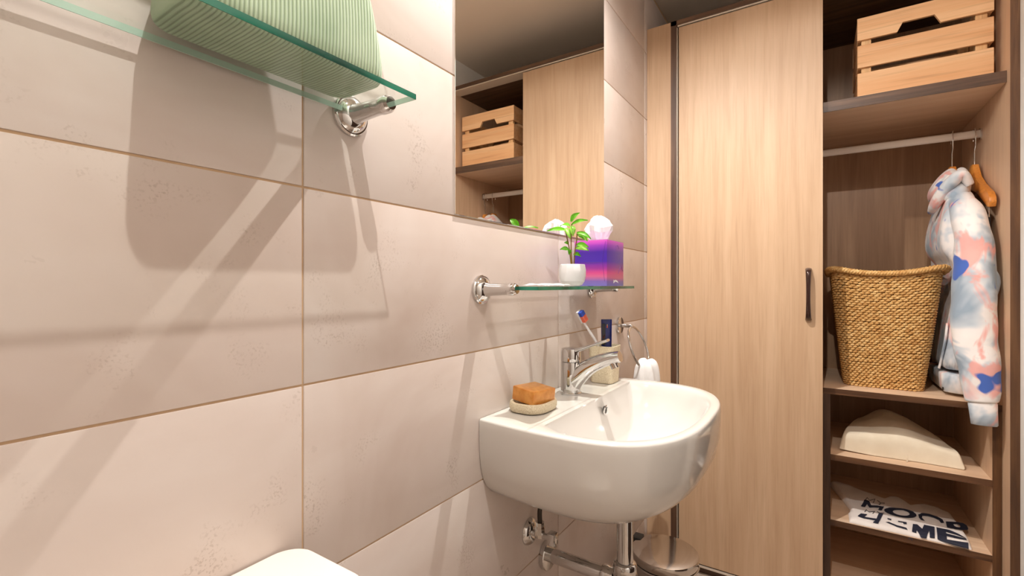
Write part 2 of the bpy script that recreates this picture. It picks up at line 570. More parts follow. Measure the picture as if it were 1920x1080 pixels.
# surface-mounted cylinder spot over the basin
sx_, sy_, sz_, spw = SPOT
sl = thing('ceiling_spotlight', 'white cylinder spotlight on the ceiling over the basin and mirror', 'ceiling light', (sx_, sy_, CEIL))
rings = [[V(sx_ + r * math.cos(k / 32 * 2 * math.pi), sy_ + r * math.sin(k / 32 * 2 * math.pi), h) for k in range(32)] for r, h in ((0.01, CEIL - 0.0005), (0.045, CEIL - 0.0005), (0.045, sz_ + 0.002), (0.043, sz_), (0.04, sz_ + 0.002), (0.04, sz_ + 0.024), (0.01, sz_ + 0.026))]
obj('lamp_housing', loft(rings), 'paint', sl)
obj('lamp_lens', lathe([(0.03, sz_ + 0.019), (0.03, sz_ + 0.021)], 24, (sx_, sy_, 0)), 'lamp_glow', sl)
ld = bpy.data.lights.new('spotlight_bulb', 'SPOT')
ld.energy = spw
ld.color = LAMP_COL
ld.spot_size = R(150)
ld.spot_blend = 1.0
ld.shadow_soft_size = 0.008
lo = bpy.data.objects.new('spotlight_bulb', ld)
lo.parent = sl
lo.location = (0, 0, sz_ - CEIL - 0.002)
C.objects.link(lo)

# ------------------------------------------------------------------ wardrobe
YW = 2.12           # front of frame and door
YI = 2.20           # front of the inner shelves
WT = 1.157          # top
wd = thing('wardrobe', 'built-in pale oak wardrobe with dark edges, left half closed, right half open', 'wardrobe', (0.65, 2.4, ZF))
obj('filler_panel', box(0.0015, 0.108, YW, YW + 0.018, ZF, WT), 'oak_v', wd, False)
obj('frame_post', box(0.108, 0.133, YW - 0.004, YB - 0.01, ZF, WT), 'dark_v', wd, False)
obj('post_edging', box(0.133, 0.1355, YW, YW + 0.03, ZF + 0.05, WT - 0.03), 'alu', wd, False)
obj('top_board', box(0.108, 1.187, YW - 0.004, YB - 0.005, 1.137, WT), 'dark_h', wd, False)
obj('top_track', box(0.136, 1.165, YW, YW + 0.075, 1.131, 1.137), 'alu', wd, False)
obj('side_panel', box(1.1655, 1.186, YW + 0.0025, YB - 0.005, ZF, 1.137), 'oak_lit_in', wd, False)
obj('side_panel_edge', box(1.165, 1.187, YW, YW + 0.0024, ZF, 1.137), 'edge_v', wd, False)
obj('partition', box(0.642, 0.664, YI, YB - 0.012, ZF + 0.06, 1.137), 'oak_shaded', wd, False)
obj('back_panel', box(0.136, 1.165, YB - 0.012, YB - 0.005, ZF + 0.06, 1.137), 'oak_shaded', wd, False)
obj('plinth', box(0.136, 1.165, YW + 0.02, YB - 0.02, ZF, ZF + 0.035), 'dark_h', wd, False)
obj('bottom_track', box(0.136, 1.165, YW - 0.002, YW + 0.075, ZF + 0.034, ZF + 0.0415), 'alu', wd, False)
# sliding door
door = obj('door', box(0.141, 0.667, YW, YW + 0.018, -1.193, 1.126, 0.0008, 1), 'oak_v', wd)
hz0, hz1 = -0.132, 0.060
hp = spline([V(0.621, YW + 0.002, hz1), V(0.621, YW - 0.022, hz1 - 0.012), V(0.621, YW - 0.03, hz1 - 0.05), V(0.621, YW - 0.032, (hz0 + hz1) / 2), V(0.621, YW - 0.03, hz0 + 0.05), V(0.621, YW - 0.022, hz0 + 0.012), V(0.621, YW + 0.002, hz0)], 6)
nh = len(hp)
hr = [(0.0055, 0.0115 - 0.0045 * math.sin(i / (nh - 1) * math.pi)) for i in range(nh)]
obj('door_handle', tube(hp, hr, 14, flat=(1, 1, (0, 1, 0.001))), 'handle', door)
# upper shelf
us = obj('shelf', box(0.665, 1.165, 2.156, YB - 0.013, 0.659, 0.695), 'oak_lit_h', wd, False)
obj('shelf_edge', box(0.665, 1.1645, 2.153, 2.156, 0.658, 0.696), 'dark_h', us, False)
# shelf carrying the basket, and the low shelf unit below it
def lower_shelf(z, x0, x1):
    s_ = obj('shelf', box(x0, x1, YI + 0.0015, YB - 0.013, z - 0.022, z), 'oak_lit_h', wd, False)
    obj('shelf_edge', box(x0, x1, YI, YI + 0.0015, z - 0.0225, z - 0.0004), 'edge_h', s_, False)
lower_shelf(-0.401, 0.665, 1.165)
for z in (-0.656, -0.909, -1.165):
    lower_shelf(z, 0.6925, 1.1415)
for x0, x1 in ((0.668, 0.692), (1.142, 1.1645)):
    s_ = obj('unit_side', box(x0, x1, YI + 0.0025, YB - 0.013, ZF + 0.036, -0.4235), 'oak_lit_in', wd, False)
    obj('unit_side_edge', box(x0, x1, YI, YI + 0.0025, ZF + 0.042, -0.4235), 'dark_v' if x0 < 0.8 else 'edge_v', s_, False)
# hanging rail (oval, fluted)
ry, rz = 2.44, 0.568
ring = []
for k in range(48):
    a = k / 48 * 2 * math.pi
    fl = 1 + (0.05 if k % 4 < 2 else 0) * abs(math.cos(a))
    ring.append((ry + 0.0085 * math.cos(a) * fl, rz + 0.0145 * math.copysign(abs(math.sin(a)) ** 0.7, math.sin(a))))
obj('hanging_rail', loft([[V(x, p[0], p[1]) for p in ring] for x in (0.664, 1.1655)]), 'white_alu', wd, angle=20)
for x0, x1 in ((0.664, 0.669), (1.1605, 1.1655)):
    obj('rail_holder', prism(rrect(ry, rz - 0.002, 0.013, 0.021, 0.008, 4), 'x', x0, x1), 'chrome', wd)

# ------------------------------------------------------------------ wall mirror
tag(obj('wall_mirror', box(0.0004, 0.003, 0.774, 1.606, 0.151, 1.10, 0.0006, 1), 'mirror', smooth=False), 'large frameless mirror on tiled wall above the glass shelf', 'mirror')

# ------------------------------------------------------------------ glass shelves
def glass_shelf(label, y0, y1, x0, x1, z, brackets, group='wall glass shelves'):
    t = thing('glass_shelf', label, 'glass shelf', (0, (y0 + y1) / 2, z), group)
    th = 0.008
    e = 0.0012
    gp = obj('glass_plate', box(x0 + e, x1 - e, y0 + e, y1 - e, z, z + th), 'glass', t, False)
    for nm, b in (('front', (x1 - e, x1, y0, y1)), ('back', (x0, x0 + e, y0, y1)), ('left', (x0 + e, x1 - e, y0, y0 + e)), ('right', (x0 + e, x1 - e, y1 - e, y1))):
        obj('glass_edge', box(b[0], b[1], b[2], b[3], z, z + th), 'glass_edge' if nm in ('front', 'left') else 'glass_edge_pale', gp, False)
    for yb, sgn in brackets:
        br = obj('bracket', tube([(0.018, yb, z + 0.001), (0.03, yb, z + 0.001), (0.06, yb, z + 0.0015), (0.078, yb, z + 0.002), (0.0795, yb, z + 0.002), (0.094, yb, z + 0.002), (0.1, yb, z + 0.002)],
                                 [0.017, 0.0145, 0.0132, 0.013, 0.0142, 0.0138, 0.010], 20), 'chrome', t)
        obj('flange', lathe([(0.0335, 0.0004), (0.0335, 0.006), (0.031, 0.0085), (0.029, 0.0085), (0.027, 0.012), (0.022, 0.0165), (0.0165, 0.02)], 40, (0, yb, z + 0.001), 'x'), 'chrome', br)
    return t
GU = 0.279
glass_shelf('clear glass shelf with green edge holding the folded green towel', -0.09, 0.514, 0.013, 0.145, GU, ((0.506, 1), (-0.082, -1)))
glass_shelf('second clear glass shelf higher up, above the one with the towel', -0.09, 0.514, 0.013, 0.145, 0.572, ((0.506, 1), (-0.082, -1)))
GL = -0.012
glass_shelf('clear glass shelf with green edge under the mirror, holding plant and tissue box', 0.877, 1.506, 0.013, 0.148, GL, ((0.868, 1), (1.496, -1)))

# ------------------------------------------------------------------ green towel
def towel_green():
    z0 = GU + 0.0085
    rings = []
    prof = [(0.0, 0.80), (0.004, 0.93), (0.014, 0.99), (0.035, 1.0), (0.07, 0.985), (0.11, 0.95), (0.15, 0.90), (0.185, 0.83), (0.205, 0.72), (0.212, 0.5)]
    for h, s in prof:
        ring = []
        for (px, py) in rrect(0.072, 0.346, 0.056 * s, 0.132 * (0.62 + 0.38 * s) * (1 - 1.5 * max(0, h - 0.02)), 0.024 * s, 10):
            n_ = noise.noise(V(px * 9, py * 9, h * 14)) * 0.006 * min(1, h / 0.02)
            rr = Vector((px - 0.072, py - 0.346, 0)).normalized()
            ring.append(V(px + rr.x * n_, py + rr.y * n_, z0 + h + 0.012 * noise.noise(V(px * 7, py * 6, 1.7)) * (h / 0.2)))
        rings.append(ring)
    b = loft(rings)
    return b
tw = obj('folded_towel', towel_green(), 'cord')
tag(tw, 'folded green ribbed cotton towel on the upper glass shelf', 'towel')
md = tw.modifiers.new('sub', 'SUBSURF'); md.levels = 2; md.render_levels = 2

# ------------------------------------------------------------------ wash basin
def basin():
    t = thing('wash_basin', 'white ceramic wall-hung washbasin with rounded front below the faucet', 'washbasin', (0.0, 1.18, -0.53))
    nS, nA, nB = 10, 64, 24
    def outline(xb, xs, xf, hw_b, hw, n):
        """left side back->front, front arc, right side, back"""
        pts = []
        for k in range(nS):
            u = k / nS
            pts.append((xb + (xs - xb) * u, 1.18 - (hw_b + (hw - hw_b) * math.sin(u * math.pi / 2))))
        for k in range(nA + 1):
            a = math.pi * k / nA
            cy_, sx_ = -math.cos(a), math.sin(a)
            pts.append((xs + (xf - xs) * abs(sx_) ** (2 / n), 1.18 + hw * math.copysign(abs(cy_) ** (2 / n), cy_)))
        for k in range(nS - 1, -1, -1):
            u = k / nS
            pts.append((xb + (xs - xb) * u, 1.18 + (hw_b + (hw - hw_b) * math.sin(u * math.pi / 2))))
        for k in range(1, nB):
            u = k / nB
            pts.append((xb, 1.18 + hw_b - 2 * hw_b * u))
        return pts
    ZR = -0.308
    rings = []
    o = lambda s, z, xb=0.0015: [V(x, y, z) for x, y in outline(xb, 0.2 * (0.3 + 0.7 * s), 0.447 * s, 0.318 * s, 0.335 * s, 2.8)]
    prof = [(1.0, 0.36), (0.985, 0.60), (0.95, 0.78), (0.9, 0.885), (0.83, 0.95), (0.72, 0.985), (0.6, 0.995), (0.45, 1.0), (0.2, 1.0)]
    bot = [(s, u) for u, s in prof]
    outer = [(1.0, 0.005), (1.003, 0.02), (1.002, 0.05), (0.997, 0.09), (0.982, 0.125), (0.955, 0.152), (0.915, 0.175), (0.85, 0.197), (0.76, 0.211), (0.62, 0.219), (0.42, 0.222), (0.15, 0.223)]
    for s, d in reversed(outer):
        rings.append(o(s, ZR - d * 0.93))
    rings.append(o(0.996, ZR - 0.0015))
    rings.append(o(0.988, ZR))
    def inner(f, z, back=0.0):
        return [V(x, y, z) for x, y in outline(0.15 + back, 0.225, 0.424 - f * 0.2, 0.275 - f * 0.2, 0.303 - f * 0.22, 2.6)]
    rings.append(inner(-0.02, ZR))
    rings.append(inner(0.0, ZR - 0.002))
    rings.append(inner(0.03, ZR - 0.010))
    rings.append(inner(0.07, ZR - 0.03, 0.006))
    rings.append(inner(0.13, ZR - 0.06, 0.014))
    rings.append(inner(0.25, ZR - 0.092, 0.026))
    rings.append(inner(0.45, ZR - 0.118, 0.036))
    rings.append(inner(0.75, ZR - 0.134, 0.045))
    rings.append([V(0.235 + 0.02 * math.cos(a), 1.18 + 0.02 * math.sin(a), ZR - 0.14) for a in
                  [math.atan2(p.y - 1.18, p.x - 0.235) for p in rings[-1]]])
    obj('basin_body', loft(rings), 'ceramic', t, angle=60)
    obj('drain_plug', lathe([(0.021, 0.0), (0.021, 0.003), (0.016, 0.005), (0.004, 0.0052)], 24, (0.235, 1.18, ZR - 0.14), 'z'), 'chrome', t)
    # overflow ring on the back slope of the bowl
    b = bmesh.new()
    ov = [V(0.1655 + 0.0045 * math.sin(a) * 0.5, 1.215 + 0.011 * math.cos(a), ZR - 0.034 + 0.011 * math.sin(a)) for a in [k / 24 * 2 * math.pi for k in range(25)]]
    tube(ov, 0.0026, 8, False, b)
    obj('overflow_ring', b, 'chrome', t)
    obj('overflow_hole', lathe([(0.0105, 0.0), (0.0105, 0.003)], 20, (0.1615, 1.215, ZR - 0.034), 'x'), 'black', t)
    return t
basin()
ZR = -0.308

# faucet
def faucet():
    fx, fy = 0.063, 1.21
    t = thing('faucet', 'chrome single-lever mixer faucet on the washbasin deck', 'faucet', (fx, fy, ZR))
    obj('faucet_body', lathe([(0.030, 0.0005), (0.0305, 0.004), (0.0285, 0.006), (0.028, 0.05), (0.0285, 0.088), (0.028, 0.09)], 40, (fx, fy, ZR)), 'chrome', t)
    sp = spline([V(fx + 0.0, fy, ZR + 0.03), V(fx + 0.025, fy, ZR + 0.054), V(fx + 0.06, fy, ZR + 0.083), V(fx + 0.105, fy, ZR + 0.104), V(fx + 0.146, fy, ZR + 0.116)], 6)
    k = len(sp) - 1
    spt = obj('spout', tube(sp, [(0.036 - 0.021 * (i / k) ** 0.6, 0.0265 - 0.010 * (i / k)) for i in range(k + 1)], 20, flat=(1, 1, (0, 0, 1))), 'chrome', t)
    obj('aerator', tube([V(fx + 0.126, fy, ZR + 0.098), V(fx + 0.133, fy, ZR + 0.084)], 0.0115, 18), 'steel', spt)
    obj('lever_cap', lathe([(0.028, 0.0915), (0.0285, 0.094), (0.0285, 0.118), (0.0265, 0.127), (0.018, 0.13)], 36, (fx, fy, ZR)), 'chrome', t)
    lv = spline([V(fx - 0.004, fy, ZR + 0.118), V(fx + 0.03, fy, ZR + 0.127), V(fx + 0.07, fy, ZR + 0.142), V(fx + 0.112, fy, ZR + 0.158)], 6)
    k = len(lv) - 1
    obj('lever', tube(lv, [(0.0095 - 0.0055 * min(1, i / k * 1.6), 0.021 - 0.009 * i / k) for i in range(k + 1)], 16, flat=(1, 1, (0, 0, 1))), 'chrome', t)
faucet()

# plumbing under the basin
def trap():
    t = thing('drain_trap', 'chrome bottle trap and waste pipes under the washbasin', 'drain trap', (0.232, 1.18, -0.86))
    obj('waste_pipe', lathe([(0.0215, -0.715), (0.0215, -0.52)], 32, (0.232, 1.18, 0)), 'chrome', t)
    obj('collar_nut', lathe([(0.03, -0.757), (0.0315, -0.754), (0.0315, -0.745), (0.0295, -0.743), (0.0295, -0.738), (0.0305, -0.735), (0.0305, -0.722), (0.027, -0.717), (0.0216, -0.715)], 32, (0.232, 1.18, 0)), 'chrome', t)
    obj('trap_cup', lathe([(0.018, -0.86), (0.026, -0.855), (0.0295, -0.84), (0.0295, -0.757)], 32, (0.232, 1.18, 0)), 'chrome', t)
    hpz = -0.768
    obj('wall_pipe', tube([(0.0, 1.18, hpz), (0.2, 1.18, hpz)], 0.0195, 24), 'chrome', t)
    obj('pipe_nut', lathe([(0.0235, 0.17), (0.025, 0.173), (0.025, 0.188), (0.0235, 0.19), (0.0235, 0.204)], 12, (0, 1.18, hpz), 'x'), 'chrome', t)
    obj('wall_flange', lathe([(0.043, 0.0005), (0.043, 0.012), (0.041, 0.014), (0.021, 0.0142)], 40, (0, 1.18, hpz), 'x'), 'chrome', t)
trap()
def valve(yv, label):
    zv = -0.663
    t = thing('angle_valve', label, 'valve', (0.0, yv, zv), 'angle valves under the basin')
    obj('rosette', lathe([(0.036, 0.0005), (0.0355, 0.004), (0.03, 0.011), (0.02, 0.0145), (0.011, 0.015)], 36, (0, yv, zv), 'x'), 'chrome', t)
    obj('valve_stem', tube([(0.012, yv, zv), (0.062, yv, zv)], 0.0085, 16), 'chrome', t)
    obj('valve_body', lathe([(0.0125, -0.006), (0.0135, 0.004), (0.0135, 0.018), (0.0115, 0.024), (0.0115, 0.034)], 8, (0.034, yv, zv)), 'steel', t, smooth=False)
    obj('hand_wheel', box(0.06, 0.082, yv - 0.012, yv + 0.012, zv - 0.016, zv + 0.016, 0.004, 2), 'chrome', t)
    hs = spline([V(0.034, yv, zv + 0.03), V(0.034, yv, zv + 0.07), V(0.04, yv + (0.02 if yv < 1.18 else -0.02), zv + 0.11), V(0.05, yv + (0.03 if yv < 1.18 else -0.03), zv + 0.143)], 6)
    obj('supply_hose', tube(hs, 0.0065, 10), 'hinge_grey', t)
valve(1.085, 'chrome angle valve left of the drain pipe under the basin')
valve(1.285, 'chrome angle valve right of the drain pipe, mostly hidden by the basin')

# ------------------------------------------------------------------ things on the basin
def soap_dish():
    cx_, cy_ = 0.062, 1.003
    rings = []
    for s, h in ((0.8, 0.0005), (0.95, 0.003), (1.0, 0.010), (1.0, 0.018), (0.965, 0.0235), (0.9, 0.025), (0.84, 0.024), (0.78, 0.019), (0.5, 0.018), (0.1, 0.018)):
        rings.append([V(cx_ + x * 0.050 * s, cy_ + y * 0.062 * s, ZR + h) for x, y in rrect(0, 0, 1, 1, 0.75, 8)])
    d = obj('soap_dish', loft(rings), 'stone')
    tag(d, 'pale sandstone soap dish under the amber soap bar', 'soap dish')
    b = box(-0.035, 0.035, -0.040, 0.040, 0, 0.034, 0.003, 2)
    bmesh.ops.rotate(b, verts=b.verts, cent=(0, 0, 0), matrix=Matrix.Rotation(R(-12), 3, 'Z'))
    bmesh.ops.rotate(b, verts=b.verts, cent=(0, 0, 0), matrix=Matrix.Rotation(R(5), 3, 'Y'))
    bmesh.ops.translate(b, verts=b.verts, vec=(cx_ + 0.002, cy_ - 0.004, ZR + 0.0235))
    s_ = obj('soap_bar', b, 'soap')
    tag(s_, 'square translucent amber bar of soap on the sandstone dish', 'soap')
soap_dish()
def cup():
    cx_, cy_ = 0.083, 1.413
    rings = []
    for s, h in ((0.86, 0.0005), (0.92, 0.003), (0.96, 0.03), (1.0, 0.06), (1.05, 0.112), (1.06, 0.116), (1.03, 0.117), (0.97, 0.114), (0.92, 0.06), (0.86, 0.012), (0.3, 0.011)):
        rings.append([V(cx_ + x * 0.040 * s, cy_ + y * 0.041 * s, ZR + h) for x, y in rrect(0, 0, 1, 1, 0.45, 6)])
    tag(obj('toothbrush_cup', loft(rings), 'stone'), 'pale sandstone cup behind the faucet holding toothbrush and tube', 'cup')
    t = thing('toothbrush', 'white toothbrush with blue and coral bristles leaning in the sandstone cup', 'toothbrush', (cx_ - 0.005, cy_ - 0.005, ZR + 0.014))
    hp_ = spline([V(0.085, 1.418, ZR + 0.016), V(0.078, 1.405, ZR + 0.07), V(0.067, 1.386, ZR + 0.125), V(0.054, 1.358, ZR + 0.165), V(0.045, 1.342, ZR + 0.19), V(0.040, 1.331, ZR + 0.208)], 6)
    obj('brush_handle', tube(hp_, [0.0045] * 18 + [0.0036] * (len(hp_) - 18), 10), 'brush', t)
    d = (hp_[-1] - hp_[-6]).normalized()
    nrm = Vector((0.75, -0.5, 0.45))
    nrm = (nrm - d * nrm.dot(d)).normalized()
    side = d.cross(nrm)
    def slab(a0, a1, w_, h0, h1):
        b = bmesh.new()
        p0 = hp_[-5]
        rings = [[p0 + d * a + side * (w_ * x) + nrm * (h0 + (h1 - h0) * (y + 1) / 2) for x, y in ((-1, -1), (1, -1), (1, 1), (-1, 1))] for a in (a0, a1)]
        return loft(rings, True, b)
    obj('brush_head', slab(-0.004, 0.036, 0.0088, -0.0035, 0.0035), 'brush', t)
    obj('coral_bristles', slab(-0.002, 0.019, 0.0085, 0.0035, 0.015), 'brush_red', t)
    obj('blue_bristles', slab(0.0195, 0.034, 0.0085, 0.0035, 0.015), 'brush_blue', t)
    # boxed tube of toothpaste, standing in the cup
    t = thing('toothpaste_tube', 'dark blue toothpaste tube standing in the sandstone cup', 'toothpaste', (0.088, 1.424, ZR + 0.014))
    b = bmesh.new()
    rings = []
    for h, wy, wx in ((0.014, 0.009, 0.009), (0.05, 0.0145, 0.013), (0.1, 0.0155, 0.010), (0.15, 0.0165, 0.006), (0.193, 0.017, 0.0022), (0.198, 0.017, 0.0018)):
        c = V(0.086, 1.421, ZR + h)
        rings.append([c + RGT * (wy * x) + FWD * (wx * y) for x, y in rrect(0, 0, 1, 1, 0.6, 5)])
    tb = obj('tube_body', loft(rings, True, b), 'navy', t)
    def decal(nm, pts, m):
        b = bmesh.new()
        q = [b.verts.new(V(0.086, 1.421, ZR + h) + RGT * u - FWD * (0.0112 - 0.0072 * (h - 0.11) / 0.08)) for u, h in pts]
        b.faces.new(q)
        obj(nm, b, m, tb, False)
    decal('black_stripe', [(-0.0155, 0.118), (-0.005, 0.118), (-0.004, 0.184), (-0.0158, 0.184)], 'near_black')
    for u, h, r_, m in ((-0.0105, 0.125, 0.0045, 'yellow'), (-0.010, 0.142, 0.004, 'red'), (-0.006, 0.149, 0.0022, 'red'), (0.0015, 0.174, 0.0026, 'red'), (0.0015, 0.18, 0.0016, 'yellow')):
        decal('printed_mark', [(u + r_ * math.cos(a) * (1 if k % 2 else .6), h + r_ * 1.3 * math.sin(a)) for k, a in enumerate([j / 9 * 2 * math.pi for j in range(9)])], m)
cup()

# ------------------------------------------------------------------ towel ring
def towel_ring():
    yr, zr = 1.762, -0.158
    t = thing('towel_ring', 'chrome towel ring on tiled wall next to the wardrobe', 'towel ring', (0.0, yr, zr))
    obj('rosette', lathe([(0.0325, 0.0005), (0.0325, 0.008), (0.031, 0.0095), (0.01, 0.0098)], 40, (0, yr, zr), 'x'), 'chrome', t)
    obj('arm', tube([(0.008, yr, zr), (0.052, yr, zr), (0.056, yr, zr)], [0.0075, 0.0075, 0.005], 18), 'chrome', t)
    rr = 0.084
    tilt = R(20)
    pts = []
    for k in range(61):
        a = k / 60 * 2 * math.pi
        u, v = rr * math.sin(a), -rr + rr * math.cos(a)
        pts.append(V(0.05 - v * math.sin(tilt), yr + 0.006 + u, zr - 0.004 + v * math.cos(tilt)))
    obj('ring', tube(pts, 0.0048, 12), 'chrome', t)
    # face cloth pulled through the ring
    rings = []
    bx = 0.05 + 2 * rr * math.sin(tilt)
    bz = zr - 0.004 - 2 * rr * math.cos(tilt)
    for h, w_, d_ in ((0.036, 0.034, 0.018), (0.031, 0.054, 0.030), (0.012, 0.062, 0.037), (-0.03, 0.066, 0.042), (-0.07, 0.068, 0.043), (-0.11, 0.07, 0.044), (-0.14, 0.07, 0.042), (-0.142, 0.03, 0.01)):
        ring_ = []
        for k in range(40):
            a = k / 40 * 2 * math.pi
            f = 1 + 0.2 * math.sin(a * 7 + h * 14)
            ring_.append(V(bx + d_ * math.cos(a) * f, yr + 0.006 + w_ * math.sin(a), bz + h + 0.006 * math.sin(a * 3)))
        rings.append(ring_)
    c = obj('face_cloth', loft(rings), 'terry')
    md = c.modifiers.new('sub', 'SUBSURF'); md.levels = 1; md.render_levels = 2
    tag(c, 'small white terry cloth hung through the chrome towel ring', 'towel')
towel_ring()

# ------------------------------------------------------------------ things on the lower glass shelf
ZG = GL + 0.0085
def tissue_box():
    x0, x1, y0, y1 = 0.026, 0.131, 1.312, 1.452
    h = 0.137
    t = thing('tissue_box', 'cube tissue box printed as purple and pink sunset on glass shelf', 'tissue box', ((x0 + x1) / 2, (y0 + y1) / 2, ZG))
    obj('carton', box(x0, x1, y0, y1, ZG, ZG + h, 0.0012, 2), 'box', t, loc=((x0 + x1) / 2, (y0 + y1) / 2, ZG))
    obj('carton_lid', box(x0 + 0.0005, x1 - 0.0005, y0 + 0.0005, y1 - 0.0005, ZG + h, ZG + h + 0.0012), 'box_top', t, False)
    # printed lines: torn-flap outline on the near face, towers and a white mark on the room face
    def stroke(nm, pts, r_, m):
        b = bmesh.new()
        tube([Vector(p) for p in pts], r_, 5, True, b)
        obj(nm, b, m, t, False)
    yy = y0 - 0.0001
    P = lambda u, v: (x0 + (x1 - x0) * u, yy, ZG + h * v)
    stroke('flap_line', [P(0.96, 0.97), P(0.86, 0.55), P(0.93, 0.1)], 0.0004, 'box_line')
    stroke('flap_line', [P(0.06, 0.52), P(0.86, 0.52)], 0.0004, 'box_line')
    xx = x1 + 0.0001
    Q = lambda u, v: (xx, y0 + (y1 - y0) * u, ZG + h * v)
    for pts in ([(0.66, 0.28), (0.74, 0.38), (0.82, 0.47), (0.9, 0.38), (0.98, 0.34)], [(0.45, 0.8), (0.55, 0.9), (0.62, 0.92), (0.7, 0.84)], [(0.72, 0.55), (0.82, 0.62), (0.86, 0.68)]):
        stroke('printed_tower', [Q(*p) for p in pts], 0.0005, 'box_line')
    b = bmesh.new()
    mk = [(0.36, 0.06), (0.42, 0.07), (0.46, 0.1), (0.56, 0.09), (0.68, 0.06), (0.62, 0.11), (0.55, 0.125), (0.5, 0.14), (0.44, 0.12), (0.38, 0.14), (0.37, 0.1)]
    b.faces.new([b.verts.new((xx + 0.0002, y0 + (y1 - y0) * u, ZG + h * v)) for u, v in mk])
    obj('white_mark', b, 'logo', t, False)
    # tissue
    cx_, cy_ = 0.078, 1.378
    rings = []
    for i, (s, hh) in enumerate(((0.024, 0.0), (0.03, 0.012), (0.041, 0.03), (0.044, 0.045), (0.036, 0.062), (0.022, 0.073), (0.007, 0.079))):
        ring_ = []
        for k in range(36):
            a = k / 36 * 2 * math.pi
            f = 1 + 0.26 * math.sin(a * 4 + 0.9 + hh * 18) + 0.14 * math.sin(a * 9 + hh * 60)
            q = V(cx_ + s * math.cos(a) * f * 0.8, cy_ + s * math.sin(a) * f, ZG + h + hh + 0.004 * math.sin(a * 3 + 1) * (i > 0))
            ring_.append(q)
        rings.append(ring_)
    obj('tissue', loft(rings), 'tissue', t, angle=8)
tissue_box()

def plant():
    cx_, cy_ = 0.090, 1.165
    t = thing('potted_plant', 'small leafy green plant in round white pot on glass shelf', 'potted plant', (cx_, cy_, ZG))
    prof = [(0.018, 0.0005), (0.026, 0.003), (0.033, 0.013), (0.0365, 0.028), (0.0365, 0.044), (0.034, 0.058), (0.0325, 0.059), (0.031, 0.057), (0.0325, 0.045), (0.03, 0.048)]
    pb = lathe(prof, 24, (cx_, cy_, ZG))
    for v in pb.verts:
        a = math.atan2(v.co.y - cy_, v.co.x - cx_)
        f = 1 + 0.02 * (abs(((a / (math.pi / 6)) + (v.co.z - ZG) * 45) % 1 - 0.5) - 0.25)
        v.co.x = cx_ + (v.co.x - cx_) * f
        v.co.y = cy_ + (v.co.y - cy_) * f
    obj('pot', pb, 'pot', t, angle=15)
    obj('soil', lathe([(0.0305, 0.048), (0.012, 0.051)], 20, (cx_, cy_, ZG)), 'soil', t)
    d0 = FWD.dot(V(cx_ - CAMX, cy_, 0))
    def at(px, py, off=0.0):
        d = d0 + off
        return V(CAMX, 0, 0) + FWD * d + RGT * ((px - CX) / FPX * d) + V(0, 0, -(py - CY) / FPX * d)
    stems = [[(1073, 497, 0), (1071, 470, 0), (1071, 445, 0), (1072, 420, 0)], [(1071, 497, 0.004), (1068, 470, 0.008), (1064, 450, 0.01), (1060, 432, 0.012)], [(1076, 497, -0.004), (1078, 470, -0.008), (1081, 452, -0.01), (1082, 438, -0.012)]]
    for s_ in stems:
        p_ = spline([at(*q) for q in s_], 5)
        obj('stem', tube(p_, 0.0017, 8), 'stem', t)
    lv = [((1071, 416, 0), (1087, 399, -.02), .009, 0), ((1072, 422, -.005), (1102, 413, -.03), .007, 0), ((1062, 432, .01), (1026, 433, -.02), .008, 0), ((1060, 428, .01), (1069, 448, -.01), .008, 1),
          ((1073, 424, 0), (1074, 443, -.016), .008, 1), ((1081, 437, -.01), (1108, 448, -.03), .0085, 0), ((1083, 441, -.01), (1102, 453, -.02), .008, 1), ((1080, 460, -.006), (1104, 464, .01), .009, 0),
          ((1078, 466, -.004), (1104, 470, -.02), .0095, 1), ((1067, 470, .006), (1050, 468, .02), .0075, 0), ((1075, 478, 0), (1089, 481, -.012), .007, 0), ((1066, 460, .008), (1058, 455, .02), .006, 0),
          ((1066, 478, .006), (1066, 468, -.02), .006, 0), ((1069, 425, .004), (1050, 424, .05), .008, 0)]
    for a, b_, w_, m in lv:
        p0, p1 = at(*a), at(*b_)
        d = p1 - p0
        L = d.length
        d.normalize()
        up = V(0, 0, 0.6) - FWD * 0.8
        sd = d.cross(up).normalized()
        nn = sd.cross(d).normalized()
        bm = bmesh.new()
        rows_ = []
        for k in range(8):
            u = k / 7
            ww = w_ * 1.15 * max(0.04, math.sin(math.pi * min(1, u * 0.94 + 0.03)) ** 0.8 * (1.15 - 0.55 * u))
            c = p0 + d * (L * u) + nn * (0.006 * math.sin(u * math.pi) - 0.002 * u)
            rows_.append([bm.verts.new(c + sd * (ww * q) + nn * (0.0028 * abs(q))) for q in (-1, -.5, 0, .5, 1)])
        for r0, r1 in zip(rows_, rows_[1:]):
            for q in range(4):
                bm.faces.new((r0[q], r0[q + 1], r1[q + 1], r1[q]))
        bmesh.ops.solidify(bm, geom=bm.faces[:], thickness=0.0004)
        obj('leaf', bm, 'leaf2' if m else 'leaf', t, angle=60)
plant()
def napkin():
    bm = bmesh.new()
    G = 14
    g = []
    for i in range(G + 1):
        r_ = []
        for j in range(G + 1):
            u, v = i / G, j / G
            x = 0.050 + 0.085 * u + 0.006 * math.sin(v * 5)
            y = 0.955 + 0.125 * v + 0.008 * math.sin(u * 4)
            z = ZG + 0.0015 + 0.006 * abs(noise.noise(V(u * 3, v * 5, 0.3))) + 0.003 * math.sin(v * math.pi)
            r_.append(bm.verts.new((x, y, z)))
        g.append(r_)
    for i in range(G):
        for j in range(G):
            bm.faces.new((g[i][j], g[i + 1][j], g[i + 1][j + 1], g[i][j + 1]))
    bmesh.ops.solidify(bm, geom=bm.faces[:], thickness=0.0012)
    tag(obj('paper_napkin', bm, 'tissue', angle=60), 'crumpled flat white paper napkin on glass shelf left of the plant', 'napkin')
